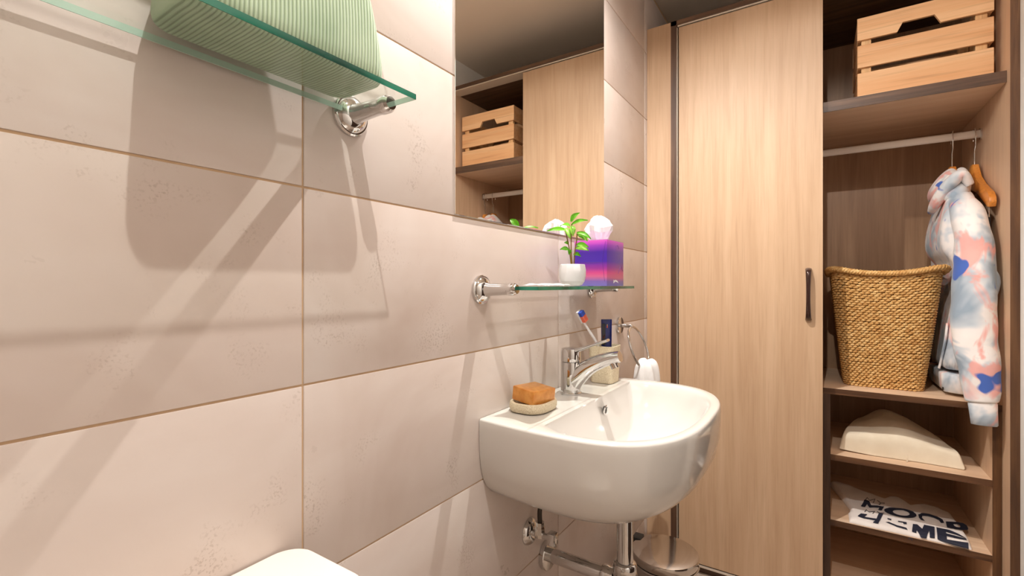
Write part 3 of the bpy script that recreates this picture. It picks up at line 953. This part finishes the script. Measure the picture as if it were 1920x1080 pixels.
napkin()

# ------------------------------------------------------------------ toilet (only its cistern lid rises into view)
def toilet():
    t = thing('toilet', 'cream white toilet with flat cistern lid against the tiled wall', 'toilet', (0.3, 0.2, ZF))
    zt = -0.383
    def rr_ring(cx_, cy_, hx, hy, r_, z):
        return [V(x, y, z) for x, y in rrect(cx_, cy_, hx, hy, r_, 8)]
    y_c, hy = 0.205, 0.206
    lid = [rr_ring(0.0885, y_c, 0.083, hy - 0.004, 0.034, zt - 0.038), rr_ring(0.0885, y_c, 0.0865, hy, 0.038, zt - 0.034), rr_ring(0.0885, y_c, 0.0865, hy, 0.038, zt - 0.006), rr_ring(0.0885, y_c, 0.085, hy - 0.0015, 0.037, zt - 0.001), rr_ring(0.0885, y_c, 0.082, hy - 0.004, 0.034, zt)]
    obj('cistern_lid', loft(lid), 'toilet', t)
    obj('cistern', loft([rr_ring(0.085, y_c, 0.07, hy - 0.04, 0.03, -0.80), rr_ring(0.085, y_c, 0.078, hy - 0.014, 0.034, zt - 0.0385)]), 'toilet', t)
    obj('flush_button', lathe([(0.02, 0.0), (0.02, 0.004), (0.016, 0.006)], 24, (0.088, 0.12, zt)), 'chrome', t)
    def egg(cx_, rx, ryy, z):
        return [V(cx_ + rx * math.cos(a) * (1.0 if math.cos(a) > 0 else 0.75), y_c + ryy * math.sin(a), z) for a in [k / 40 * 2 * math.pi for k in range(40)]]
    obj('bowl', loft([egg(0.27, 0.16, 0.11, ZF), egg(0.27, 0.15, 0.10, ZF + 0.1), egg(0.3, 0.2, 0.14, ZF + 0.25), egg(0.33, 0.24, 0.185, ZF + 0.38), egg(0.33, 0.24, 0.185, ZF + 0.4)]), 'toilet', t)
    obj('seat_lid', loft([egg(0.33, 0.245, 0.19, ZF + 0.401), egg(0.33, 0.248, 0.193, ZF + 0.41), egg(0.33, 0.245, 0.19, ZF + 0.435), egg(0.33, 0.2, 0.15, ZF + 0.44)]), 'toilet', t)
toilet()

# ------------------------------------------------------------------ pedal bin
def pedal_bin():
    cx_, cy_ = 0.192, 1.708
    zt = -0.952
    t = thing('pedal_bin', 'round polished steel pedal bin with domed lid beside the wardrobe', 'bin', (cx_, cy_, ZF))
    obj('bin_body', lathe([(0.108, ZF + 0.012), (0.11, ZF + 0.016), (0.112, zt - 0.04)], 56, (cx_, cy_, 0)), 'steel', t)
    obj('bin_base', lathe([(0.112, ZF), (0.114, ZF + 0.004), (0.112, ZF + 0.02)], 56, (cx_, cy_, 0)), 'black', t)
    obj('rim_band', lathe([(0.113, zt - 0.042), (0.1155, zt - 0.04), (0.1165, zt - 0.036), (0.1155, zt - 0.032), (0.113, zt - 0.031)], 56, (cx_, cy_, 0)), 'chrome', t)
    obj('bin_lid', lathe([(0.113, zt - 0.029), (0.1145, zt - 0.026), (0.1145, zt - 0.004), (0.1135, zt - 0.001), (0.111, zt), (0.08, zt + 0.003), (0.04, zt + 0.005), (0.008, zt + 0.0055)], 56, (cx_, cy_, 0)), 'steel', t)
    hb = FWD * 0.112 - RGT * 0.06
    obj('hinge', box(cx_ - 0.128, cx_ - 0.094, cy_ + 0.02, cy_ + 0.064, zt - 0.06, zt + 0.004, 0.004, 2), 'black', t)
    obj('pedal', box(cx_ + 0.1, cx_ + 0.15, cy_ - 0.065, cy_ - 0.025, ZF + 0.012, ZF + 0.02, 0.003, 2), 'black', t)
pedal_bin()

# ------------------------------------------------------------------ pine crate
def crate():
    x0, x1, y0, y1 = 0.776, 1.146, 2.20, 2.48
    zb = 0.6965
    t = thing('pine_crate', 'slatted pine crate with cut-out handle on the top wardrobe shelf', 'crate', ((x0 + x1) / 2, (y0 + y1) / 2, zb))
    zs = [(0.6975, 0.797), (0.817, 0.901), (0.921, 1.004)]
    th = 0.011
    for i, (a, b_) in enumerate(zs):
        for yy in (y0, y1 - th):
            if i == 2:
                w0, w1 = 0.893, 1.012
                pts = [(x0, a), (w0, a), (w0 + 0.016, a + 0.032), (w1 - 0.016, a + 0.032), (w1, a), (x1, a), (x1, b_), (x0, b_)]
                bm = prism(pts, 'y', yy, yy + th)
                obj('slat', bm, 'pine', t, False)
            else:
                obj('slat', box(x0, x1, yy, yy + th, a, b_, 0.0012, 1), 'pine', t)
        for xx in (x0 + 0.001, x1 - 0.001 - th):
            obj('end_slat', box(xx, xx + th, y0 + th + 0.0005, y1 - th - 0.0005, a, b_, 0.0012, 1), 'pine', t)
    for xx in (x0 + th + 0.0015, x1 - th - 0.0315 - 0.001):
        for yy in (y0 + th + 0.0005, y1 - th - 0.0185):
            obj('corner_post', box(xx, xx + 0.03, yy, yy + 0.018, zb + 0.004, 0.99, 0.001, 1), 'pine_v', t)
    for k in range(3):
        a = y0 + th + 0.022 + k * 0.073
        obj('bottom_slat', box(x0 + th + 0.002, x1 - th - 0.002, a, a + 0.06, zb + 0.0005, zb + 0.008), 'pine', t, False)
crate()

# ------------------------------------------------------------------ woven basket
def basket():
    zb, zt = -0.4005, 0.040
    cxb, cxt = 0.8625, 0.866
    t = thing('woven_basket', 'tall woven golden seagrass basket tapering down on the wardrobe shelf', 'basket', (cxb, 2.41, zb))
    def sect(u, off=0.0):
        """outline of the basket at height u (0..1)"""
        s = u ** 0.9
        hx = 0.1185 + (0.168 - 0.1185) * s + off
        hy = 0.108 + (0.142 - 0.108) * s + off
        cx_ = cxb + (cxt - cxb) * u
        cy_ = 2.412 + 0.0 * u
        r_ = 0.035 + 0.015 * u
        return cx_, cy_, hx, hy, r_
    def sag(x, y, cx_, cy_, hx, hy):
        a, b_ = (x - cx_) / hx, (y - cy_) / hy
        return 0.030 * (min(1, abs(a)) * min(1, abs(b_))) ** 2.2
    def outline(u, off=0.0, n=10):
        cx_, cy_, hx, hy, r_ = sect(u, off)
        out = []
        for x, y in rrect(cx_, cy_, hx, hy, r_, n):
            out.append(V(x, y, 0))
        return out
    def resample(poly, n):
        L = [0]
        for i in range(len(poly)):
            L.append(L[-1] + (poly[(i + 1) % len(poly)] - poly[i]).length)
        res = []
        for k in range(n):
            d = k / n * L[-1]
            i = 0
            while L[i + 1] < d:
                i += 1
            f = (d - L[i]) / max(1e-9, L[i + 1] - L[i])
            res.append(poly[i].lerp(poly[(i + 1) % len(poly)], f))
        return res
    # core (dark, behind the weave) and floor
    rings = []
    us_ = [0.0, 0.25, 0.5, 0.75, 0.97]
    for u in us_:
        rings.append([p + V(0, 0, zb + 0.003 + (zt - zb) * u) for p in outline(u, -0.004)])
    for u in reversed(us_):
        rings.append([p + V(0, 0, zb + 0.006 + (zt - zb) * u) for p in outline(u, -0.009)])
    obj('basket_core', loft(rings), 'straw_dark', t)
    # weave: rows of short overlapping strands
    bm = bmesh.new()
    ROWS, NC = 50, 62
    dz = (zt - zb) / ROWS
    rnd = random.Random(3)
    for r_ in range(ROWS):
        u = (r_ + 0.5) / ROWS
        pl = resample(outline(u), NC * 4)
        cx_, cy_, hx, hy, _ = sect(u)
        for k in range(NC):
            base = k * 4 + (2 if r_ % 2 else 0) + rnd.choice((0, 0, 0, 1, -1)) * 0
            pts = []
            prof = (-0.001, 0.0026, 0.0042, 0.0030, -0.001)
            wob = rnd.uniform(-0.0015, 0.0015)
            for q in range(5):
                idx = base + q - 2
                p = pl[(idx) % len(pl)]
                a = pl[(idx + 1) % len(pl)] - pl[(idx - 1) % len(pl)]
                nrm = V(a.y, -a.x, 0).normalized()
                pts.append((p, nrm, prof[q]))
            rg = []
            for q, (p, nrm, h) in enumerate(pts):
                zc = zb + dz * (r_ + 0.5) + (q - 2) * 0.0005 + wob + sag(p.x, p.y, cx_, cy_, hx, hy) * u ** 3
                hh = dz * (0.56 if 0 < q < 4 else 0.3)
                c = p + nrm * h
                rg.append([V(c.x - nrm.x * 0.003, c.y - nrm.y * 0.003, zc - hh), V(c.x + nrm.x * 0.0016, c.y + nrm.y * 0.0016, zc - hh * .35), V(c.x + nrm.x * 0.0016, c.y + nrm.y * 0.0016, zc + hh * .35), V(c.x - nrm.x * 0.003, c.y - nrm.y * 0.003, zc + hh)])
            loft(rg, False, bm, closed=False)
    w_ = obj('weave', bm, 'straw', t, angle=80, recalc=False)
    w_['kind'] = 'stuff'
    # braided rim: two strands twisted round the top edge, flaring out at the corners
    cx_, cy_, hx, hy, rr_ = sect(1.0, 0.008)
    pl = resample(outline(1.0, 0.009), 240)
    bm = bmesh.new()
    for ph in range(3):
        pts = []
        for k in range(241):
            p = pl[k % 240]
            a = pl[(k + 1) % 240] - pl[(k - 1) % 240]
            nrm = V(a.y, -a.x, 0).normalized()
            fl = sag(p.x, p.y, cx_, cy_, hx, hy)
            th = k / 240 * 2 * math.pi * 44 + ph * 2 * math.pi / 3
            pts.append(V(p.x, p.y, zt + 0.003 + fl) + nrm * (fl * 0.35 + 0.0062 * math.cos(th)) + V(0, 0, 0.0062 * math.sin(th)))
        tube(pts, 0.0058, 6, False, bm)
    obj('braided_rim', bm, 'straw', t, angle=80)
basket()

# ------------------------------------------------------------------ hangers and hoodie
def hanger(label, hx, half, tilt=0.0, clips=False):
    t = thing('coat_hanger', label, 'coat hanger', (hx, ry, 0.43), 'wooden hangers on the rail')
    pts = [(0.0, 0.452), (0.018, 0.452), (0.03, 0.43), (0.05, 0.396), (0.11, 0.362), (half - 0.02, 0.318), (half, 0.298), (half + 0.004, 0.280), (half - 0.006, 0.264), (half - 0.03, 0.270), (0.10, 0.325), (0.04, 0.352), (0.0, 0.362)]
    full = [(ry - a, z) for a, z in pts] + [(ry + a, z) for a, z in reversed(pts[1:-1])]
    b = prism(full, 'x', hx - 0.0095, hx + 0.0095, 0.0035, 2)
    obj('hanger_body', b, 'hanger', t, angle=50)
    # square-bent wire hook over the rail
    w_ = 0.017
    pth = [V(hx, ry - 0.004, 0.448), V(hx, ry - 0.004, 0.505), V(hx, ry - w_, 0.520), V(hx, ry - w_ - 0.002, 0.56), V(hx, ry - w_ + 0.003, 0.588), V(hx, ry, 0.5885), V(hx, ry + w_ - 0.003, 0.588), V(hx, ry + w_, 0.56), V(hx, ry + w_, 0.545)]
    obj('hook', tube(pth, 0.0018, 8), 'chrome', t)
    if clips:
        obj('clip_bar', tube([V(hx, ry - half + 0.04, 0.27), V(hx, ry - half + 0.04, 0.235), V(hx, ry + half - 0.04, 0.235), V(hx, ry + half - 0.04, 0.27)], 0.0018, 8), 'chrome', t)
        obj('clip', box(hx - 0.008, hx + 0.008, ry - half + 0.055, ry - half + 0.085, 0.2, 0.245, 0.003, 2), 'dark_metal', t)
hanger('orange wooden hanger carrying the tie-dye hoodie', 1.083, 0.15)
hanger('orange wooden hanger hanging empty next to the wardrobe side panel', 1.146, 0.225, clips=True)

def hoodie():
    t = thing('hoodie', 'pale pink, blue and white tie-dye hoodie on a wooden hanger', 'hoodie', (1.085, 2.44, -0.39))
    def fold(p, amp, sc=9.0):
        return V(noise.noise(p * sc) * amp, noise.noise(p * sc + V(7, 3, 1)) * amp, 0)
    # body: sections from the shoulders down; (z, x0, x1, y0, y1)
    secs = [(0.375, 1.066, 1.10, 2.39, 2.49), (0.345, 1.055, 1.118, 2.33, 2.55), (0.315, 1.045, 1.125, 2.285, 2.595), (0.27, 1.035, 1.128, 2.262, 2.62), (0.2, 1.022, 1.130, 2.262, 2.62),
            (0.12, 1.024, 1.132, 2.265, 2.615), (0.092, 1.058, 1.132, 2.267, 2.613), (0.03, 1.076, 1.134, 2.27, 2.61), (-0.06, 1.070, 1.136, 2.27, 2.61), (-0.16, 1.056, 1.138, 2.265, 2.61), (-0.26, 1.044, 1.140, 2.262, 2.61), (-0.322, 1.034, 1.140, 2.26, 2.61)]
    rings = []
    for z, x0, x1, y0, y1 in secs:
        rg = []
        for x, y in rrect((x0 + x1) / 2, (y0 + y1) / 2, (x1 - x0) / 2, (y1 - y0) / 2, (x1 - x0) / 2 * 0.92, 9):
            p = V(x, y, z)
            q = p + fold(p, 0.010 if z < 0.3 else 0.004)
            q.x += 0.006 * math.sin(y * 46 + z * 5) * (1 if z < 0.3 else 0.3)
            rg.append(q)
        rings.append(rg)
    b = obj('body', loft(rings), 'tiedye', t, angle=80)
    m_ = b.modifiers.new('sub', 'SUBSURF'); m_.levels = 1; m_.render_levels = 2
    rings = []
    for z, k in ((-0.322, 0.0), (-0.326, 0.004), (-0.35, 0.003), (-0.385, 0.0), (-0.389, -0.004)):
        rings.append([V(x + 0.003 * math.sin(y * 150), y, z) for x, y in rrect(1.086, 2.434, 0.052 + k, 0.172 + k, 0.046, 9)])
    hb = obj('hem_band', loft(rings), 'tiedye', t, angle=80)
    obj('hem_label', box(1.0315, 1.0335, 2.285, 2.295, -0.383, -0.372), 'black', hb, False)
    # pocket seam
    ps = spline([V(1.046, 2.30, -0.14), V(1.040, 2.295, -0.2), V(1.034, 2.33, -0.28), V(1.03, 2.34, -0.31)], 6)
    obj('pocket_edge', tube(ps, [(0.004, 0.007)] * len(ps), 8, flat=(1, 1, (1, 0, 0))), 'tiedye', t, angle=80)
    # near sleeve
    def sleeve(path, rads, nm='sleeve'):
        p_ = spline(path, 6)
        k = len(p_) - 1
        rr = []
        for i in range(k + 1):
            f = i / k * (len(rads) - 1)
            a = min(int(f), len(rads) - 2)
            g = f - a
            rr.append((rads[a][0] * (1 - g) + rads[a + 1][0] * g, rads[a][1] * (1 - g) + rads[a + 1][1] * g))
        bm = tube(p_, rr, 24, flat=(1, 1, (1, 0, 0)))
        for v in bm.verts:
            v.co += fold(v.co, 0.007, 13.0)
        o = obj(nm, bm, 'tiedye', t, angle=80)
        m = o.modifiers.new('sub', 'SUBSURF'); m.levels = 1; m.render_levels = 1
    sleeve([V(1.083, 2.34, 0.318), V(1.092, 2.262, 0.25), V(1.099, 2.222, 0.14), V(1.098, 2.2, 0.02), V(1.093, 2.185, -0.1), V(1.098, 2.172, -0.22), V(1.104, 2.165, -0.32), V(1.108, 2.16, -0.392)],
           [(0.038, 0.032), (0.044, 0.05), (0.05, 0.058), (0.056, 0.056), (0.058, 0.048), (0.056, 0.04), (0.05, 0.034), (0.041, 0.028)])
    el = spline([V(1.105, 2.21, 0.09), V(1.134, 2.2, 0.035), V(1.142, 2.198, 0.012), V(1.130, 2.198, -0.03), V(1.105, 2.2, -0.08)], 5)
    obj('elbow_crease', tube(el, [0.018 + 0.018 * abs(i / (len(el) - 1) - 0.45) for i in range(len(el))], 12), 'tiedye', t, angle=80)
    bm = tube([V(1.108, 2.16, -0.388), V(1.109, 2.159, -0.394), V(1.111, 2.156, -0.43), V(1.113, 2.154, -0.462), V(1.113, 2.154, -0.464)], [(0.034, 0.02), (0.0365, 0.022), (0.0345, 0.02), (0.033, 0.018), (0.03, 0.014)], 24, flat=(1, 1, (1, 0, 0)))
    obj('cuff', bm, 'tiedye', t, angle=80)
    # far sleeve behind
    sleeve([V(1.083, 2.56, 0.31), V(1.09, 2.63, 0.22), V(1.095, 2.655, 0.05), V(1.095, 2.66, -0.15), V(1.095, 2.66, -0.34)], [(0.036, 0.03), (0.042, 0.042), (0.042, 0.042), (0.04, 0.038), (0.034, 0.03)])
    # hood lying folded round the neck
    def hood_ring(z, cx_, cy_, hx, hy):
        return [V(cx_ + hx * math.cos(a), cy_ + hy * math.sin(a), z + 0.01 * math.cos(a * 2)) for a in [k / 32 * 2 * math.pi for k in range(32)]]
    hr_ = [hood_ring(0.30, 1.075, 2.42, 0.045, 0.11), hood_ring(0.325, 1.068, 2.41, 0.056, 0.118), hood_ring(0.355, 1.07, 2.41, 0.058, 0.112), hood_ring(0.39, 1.078, 2.415, 0.05, 0.094), hood_ring(0.418, 1.086, 2.42, 0.038, 0.068), hood_ring(0.434, 1.092, 2.425, 0.022, 0.04), hood_ring(0.438, 1.094, 2.425, 0.008, 0.014)]
    for rg in hr_:
        for p in rg:
            p += fold(p, 0.010, 16.0)
    h = obj('hood', loft(hr_), 'tiedye', t, angle=80)
    m_ = h.modifiers.new('sub', 'SUBSURF'); m_.levels = 1; m_.render_levels = 2
    hp_ = spline([V(1.108, 2.31, 0.36), V(1.085, 2.295, 0.395), V(1.060, 2.305, 0.375), V(1.035, 2.33, 0.335), V(1.020, 2.36, 0.300), V(1.017, 2.40, 0.280)], 6)
    k = len(hp_) - 1
    obj('hood_brim', tube(hp_, [0.009 + 0.012 * math.sin(i / k * math.pi * 0.85 + 0.3) for i in range(k + 1)], 14), 'tiedye', h, angle=80)
hoodie()

# ------------------------------------------------------------------ folded cream cloth
def cream():
    z0 = -0.6555
    GX, GY = 40, 28
    x0, x1, y0, y1 = 0.722, 1.088, 2.255, 2.60
    bm = bmesh.new()
    top, bot = [], []
    def xy(u, v):
        x = x0 + (x1 - x0) * u
        y = y0 + (y1 - y0) * v
        x = x + (0.905 - x) * 0.42 * v ** 1.3
        y -= 0.004 * math.sin(u * 7)
        return x, y
    for i in range(GX + 1):
        rt, rb = [], []
        for j in range(GY + 1):
            u, v = i / GX, j / GY
            x, y = xy(u, v)
            e = min(1, min(u, 1 - u) / 0.025) ** 0.5 * min(1, v / 0.05 if v < 0.5 else (1 - v) / 0.08) ** 0.5
            hgt = 0.066 - 0.012 * u + 0.046 * math.sin(min(1, v * 1.15) * math.pi * 0.55) * math.sin(max(0.02, min(0.98, u)) * math.pi) ** 1.3 + 0.016 * math.sin(u * math.pi) 
            hgt += 0.006 * noise.noise(V(u * 4, v * 5, 2.2)) + 0.003 * math.sin(u * 13 + v * 3)
            if v < 0.12:
                hgt -= 0.008 * (1 - v / 0.12)
            lift = 0.006 * max(0, 0.3 - u) / 0.3 * max(0, 1 - v * 6)
            rt.append(bm.verts.new((x, y + 0.012 * (1 - e) * (v < 0.5), z0 + 0.012 + (hgt - 0.012) * e)))
            rb.append(bm.verts.new((x, y + 0.010 * (v < 0.02), z0 + 0.0008 + lift)))
        top.append(rt); bot.append(rb)
    for i in range(GX):
        for j in range(GY):
            bm.faces.new((top[i][j], top[i + 1][j], top[i + 1][j + 1], top[i][j + 1]))
            bm.faces.new((bot[i][j], bot[i][j + 1], bot[i + 1][j + 1], bot[i + 1][j]))
    for i in range(GX):
        for j in (0, GY):
            q = (top[i][j], bot[i][j], bot[i + 1][j], top[i + 1][j])
            bm.faces.new(q)
    for j in range(GY):
        for i in (0, GX):
            bm.faces.new((top[i][j], top[i][j + 1], bot[i][j + 1], bot[i][j]))
    o = obj('folded_trousers', bm, 'cream_cloth', angle=80)
    tag(o, 'thick folded cream cotton garment on the middle low shelf', 'clothing')
    m = o.modifiers.new('sub', 'SUBSURF'); m.levels = 1; m.render_levels = 2
    obj('fabric_tab', box(0.925, 0.930, 2.2515, 2.2535, -0.655, -0.628, 0.0006, 1), 'cream_cloth', o)
cream()

# ------------------------------------------------------------------ printed t-shirt
def tshirt():
    z0 = -0.9085
    x0, x1, y0, y1 = 0.752, 1.092, 2.206, 2.56
    def h(x, y):
        v = (y - y0) / (y1 - y0)
        u = (x - x0) / (x1 - x0)
        s = max(0.0, min(1.0, v / 0.06))
        return z0 + 0.006 + 0.009 * s ** 0.5 + 0.010 * v + 0.0025 * noise.noise(V(u * 4, v * 4, 5.1)) + (0.004 * noise.noise(V(u * 9, v * 7, 1.1)) if v > 0.5 else 0)
    # outline with sleeve end at far left, neckline and shoulder at the back
    back = [(0.700, 2.575), (0.735, 2.582), (0.77, 2.556), (0.80, 2.53), (0.84, 2.515), (0.885, 2.50), (0.905, 2.525), (0.93, 2.535), (0.945, 2.505), (0.965, 2.475), (0.985, 2.49), (1.01, 2.515), (1.05, 2.505), (1.08, 2.47), (1.097, 2.42)]
    def yback(x):
        for (a, ya), (b_, yb_) in zip(back, back[1:]):
            if a <= x <= b_:
                return ya + (yb_ - ya) * (x - a) / (b_ - a)
        return back[0][1] if x < back[0][0] else back[-1][1]
    def xl(v):
        return 0.752 - 0.052 * max(0, v - 0.35) / 0.65 + 0.012 * math.sin(v * 5) * (v > 0.2) * 0.5
    def xr(v):
        return 1.092 + 0.006 * math.sin(v * 4)
    GX, GY = 60, 40
    bm = bmesh.new()
    T, B = [], []
    for i in range(GX + 1):
        rt, rb = [], []
        for j in range(GY + 1):
            u, v = i / GX, j / GY
            x = xl(v) + (xr(v) - xl(v)) * u
            y = y0 + 0.006 * u * 0 + (yback(x) - y0) * v
            ed = min(1, min(u, 1 - u) / 0.03, (1 - v) / 0.04)
            zt_ = h(x, y)
            rt.append(bm.verts.new((x, y, z0 + 0.006 + (zt_ - z0 - 0.006) * max(0, ed) ** 0.5)))
            rb.append(bm.verts.new((x, y, z0 + 0.0006)))
        T.append(rt); B.append(rb)
    for i in range(GX):
        for j in range(GY):
            bm.faces.new((T[i][j], T[i + 1][j], T[i + 1][j + 1], T[i][j + 1]))
            bm.faces.new((B[i][j], B[i][j + 1], B[i + 1][j + 1], B[i + 1][j]))
        for j in (0, GY):
            bm.faces.new((T[i][j], B[i][j], B[i + 1][j], T[i + 1][j]))
    for j in range(GY):
        for i in (0, GX):
            bm.faces.new((T[i][j], T[i][j + 1], B[i][j + 1], B[i][j]))
    o = obj('folded_tshirt', bm, 'shirt', angle=80)
    tag(o, 'folded white t-shirt printed MY MOOD MY HOME in navy, on lowest filled shelf', 't-shirt')
    # print: letter outlines laid on the cloth
    zp = -0.8915
    def U(a, b_):
        px, py = 1560 + a / 5.683, 860 + b_ / 5.683
        dx = px - CX
        rx = -math.sin(YAW) * FPX + math.cos(YAW) * dx
        ryy = math.cos(YAW) * FPX + math.sin(YAW) * dx
        tt = zp / -(py - CY)
        return (CAMX + tt * rx, tt * ryy)
    def letter(nm, pts, hole=None):
        b = bmesh.new()
        P = [U(*p) for p in pts]
        if hole is None:
            vs_ = [b.verts.new((x, y, zp)) for x, y in P]
            f = b.faces.new(vs_)
            bmesh.ops.triangulate(b, faces=[f])
        else:
            Q = [U(*p) for p in hole]
            v0 = [b.verts.new((x, y, zp)) for x, y in P]
            v1 = [b.verts.new((x, y, zp)) for x, y in Q]
            n = len(P)
            for i in range(n):
                b.faces.new((v0[i], v0[(i + 1) % n], v1[(i + 1) % n], v1[i]))
        bmesh.ops.subdivide_edges(b, edges=b.edges[:], cuts=4, use_grid_fill=True)
        for v in b.verts:
            v.co.z = h(v.co.x, v.co.y) + 0.0024
        obj(nm, b, 'ink', o, False)
    def ell(cx_, cy_, rx, ryy, rot, n=28):
        c, s = math.cos(R(rot)), math.sin(R(rot))
        return [(cx_ + rx * math.cos(a) * c - ryy * math.sin(a) * s, cy_ + rx * math.cos(a) * s + ryy * math.sin(a) * c) for a in [k / n * 2 * math.pi for k in range(n)]]
    letter('letter_m', [(308, 518), (345, 460), (394, 466), (418, 508), (480, 511), (556, 520), (528, 562), (490, 553), (508, 532), (436, 528), (398, 530), (374, 496), (352, 526)])
    letter('letter_o', ell(728, 588, 176, 42, 11), ell(738, 589, 92, 26, 11))
    letter('letter_o', [(918, 612), (955, 602), (1040, 606), (1120, 628), (1178, 658), (1195, 692), (1160, 692), (1140, 664), (1090, 642), (1020, 626), (962, 624), (958, 642), (990, 672), (952, 664), (928, 642)])
    letter('letter_d', [(1212, 678), (1270, 682), (1340, 690), (1400, 704), (1436, 728), (1452, 756), (1446, 772), (1392, 770), (1330, 760), (1282, 750), (1226, 738), (1218, 706)],
           [(1292, 708), (1300, 706), (1322, 708), (1346, 714), (1362, 724), (1370, 736), (1366, 742), (1350, 742), (1332, 738), (1318, 734), (1306, 728), (1298, 718)])
    letter('letter_h', [(272, 614), (308, 588), (376, 596), (344, 622), (474, 640), (498, 590), (546, 596), (492, 688), (436, 676), (462, 656), (336, 636)])
    letter('letter_o', [(574, 676), (604, 676), (690, 712), (790, 738), (806, 756), (690, 726)])
    letter('letter_o', [(588, 638), (632, 650), (630, 662), (594, 650)])
    letter('letter_o', [(702, 668), (794, 684), (796, 702), (762, 700), (756, 686), (704, 678)])
    letter('letter_m', [(862, 702), (908, 708), (962, 752), (982, 712), (1040, 724), (1092, 734), (1096, 832), (1042, 822), (1036, 772), (1006, 822), (950, 812), (902, 764), (898, 782), (852, 770)])
    letter('letter_e', [(1112, 738), (1250, 764), (1350, 806), (1444, 858), (1320, 812), (1214, 784), (1216, 800), (1330, 828), (1430, 856), (1436, 869), (1300, 844), (1222, 826), (1224, 852), (1330, 872), (1452, 894), (1456, 934), (1300, 892), (1124, 840)])
    def thin(nm, pts):
        b = bmesh.new()
        tp = []
        for p in pts:
            x, y = U(*p)
            tp.append(V(x, y, h(x, y) + 0.0022))
        tube(tp, 0.0011, 5, True, b)
        obj(nm, b, 'ink', o, False)
    thin('small_letter_m', [(356, 462), (374, 436), (402, 462), (460, 446), (440, 480)])
    thin('small_letter_y', [(484, 464), (520, 488), (562, 492)])
    thin('small_letter_y', [(520, 488), (502, 500)])
    thin('small_letter_m', [(348, 574), (366, 552), (394, 576), (456, 570), (434, 590)])
    thin('small_letter_y', [(480, 572), (512, 588), (556, 588)])
    thin('small_letter', [(814, 826), (826, 816), (856, 826), (850, 838)])
tshirt()
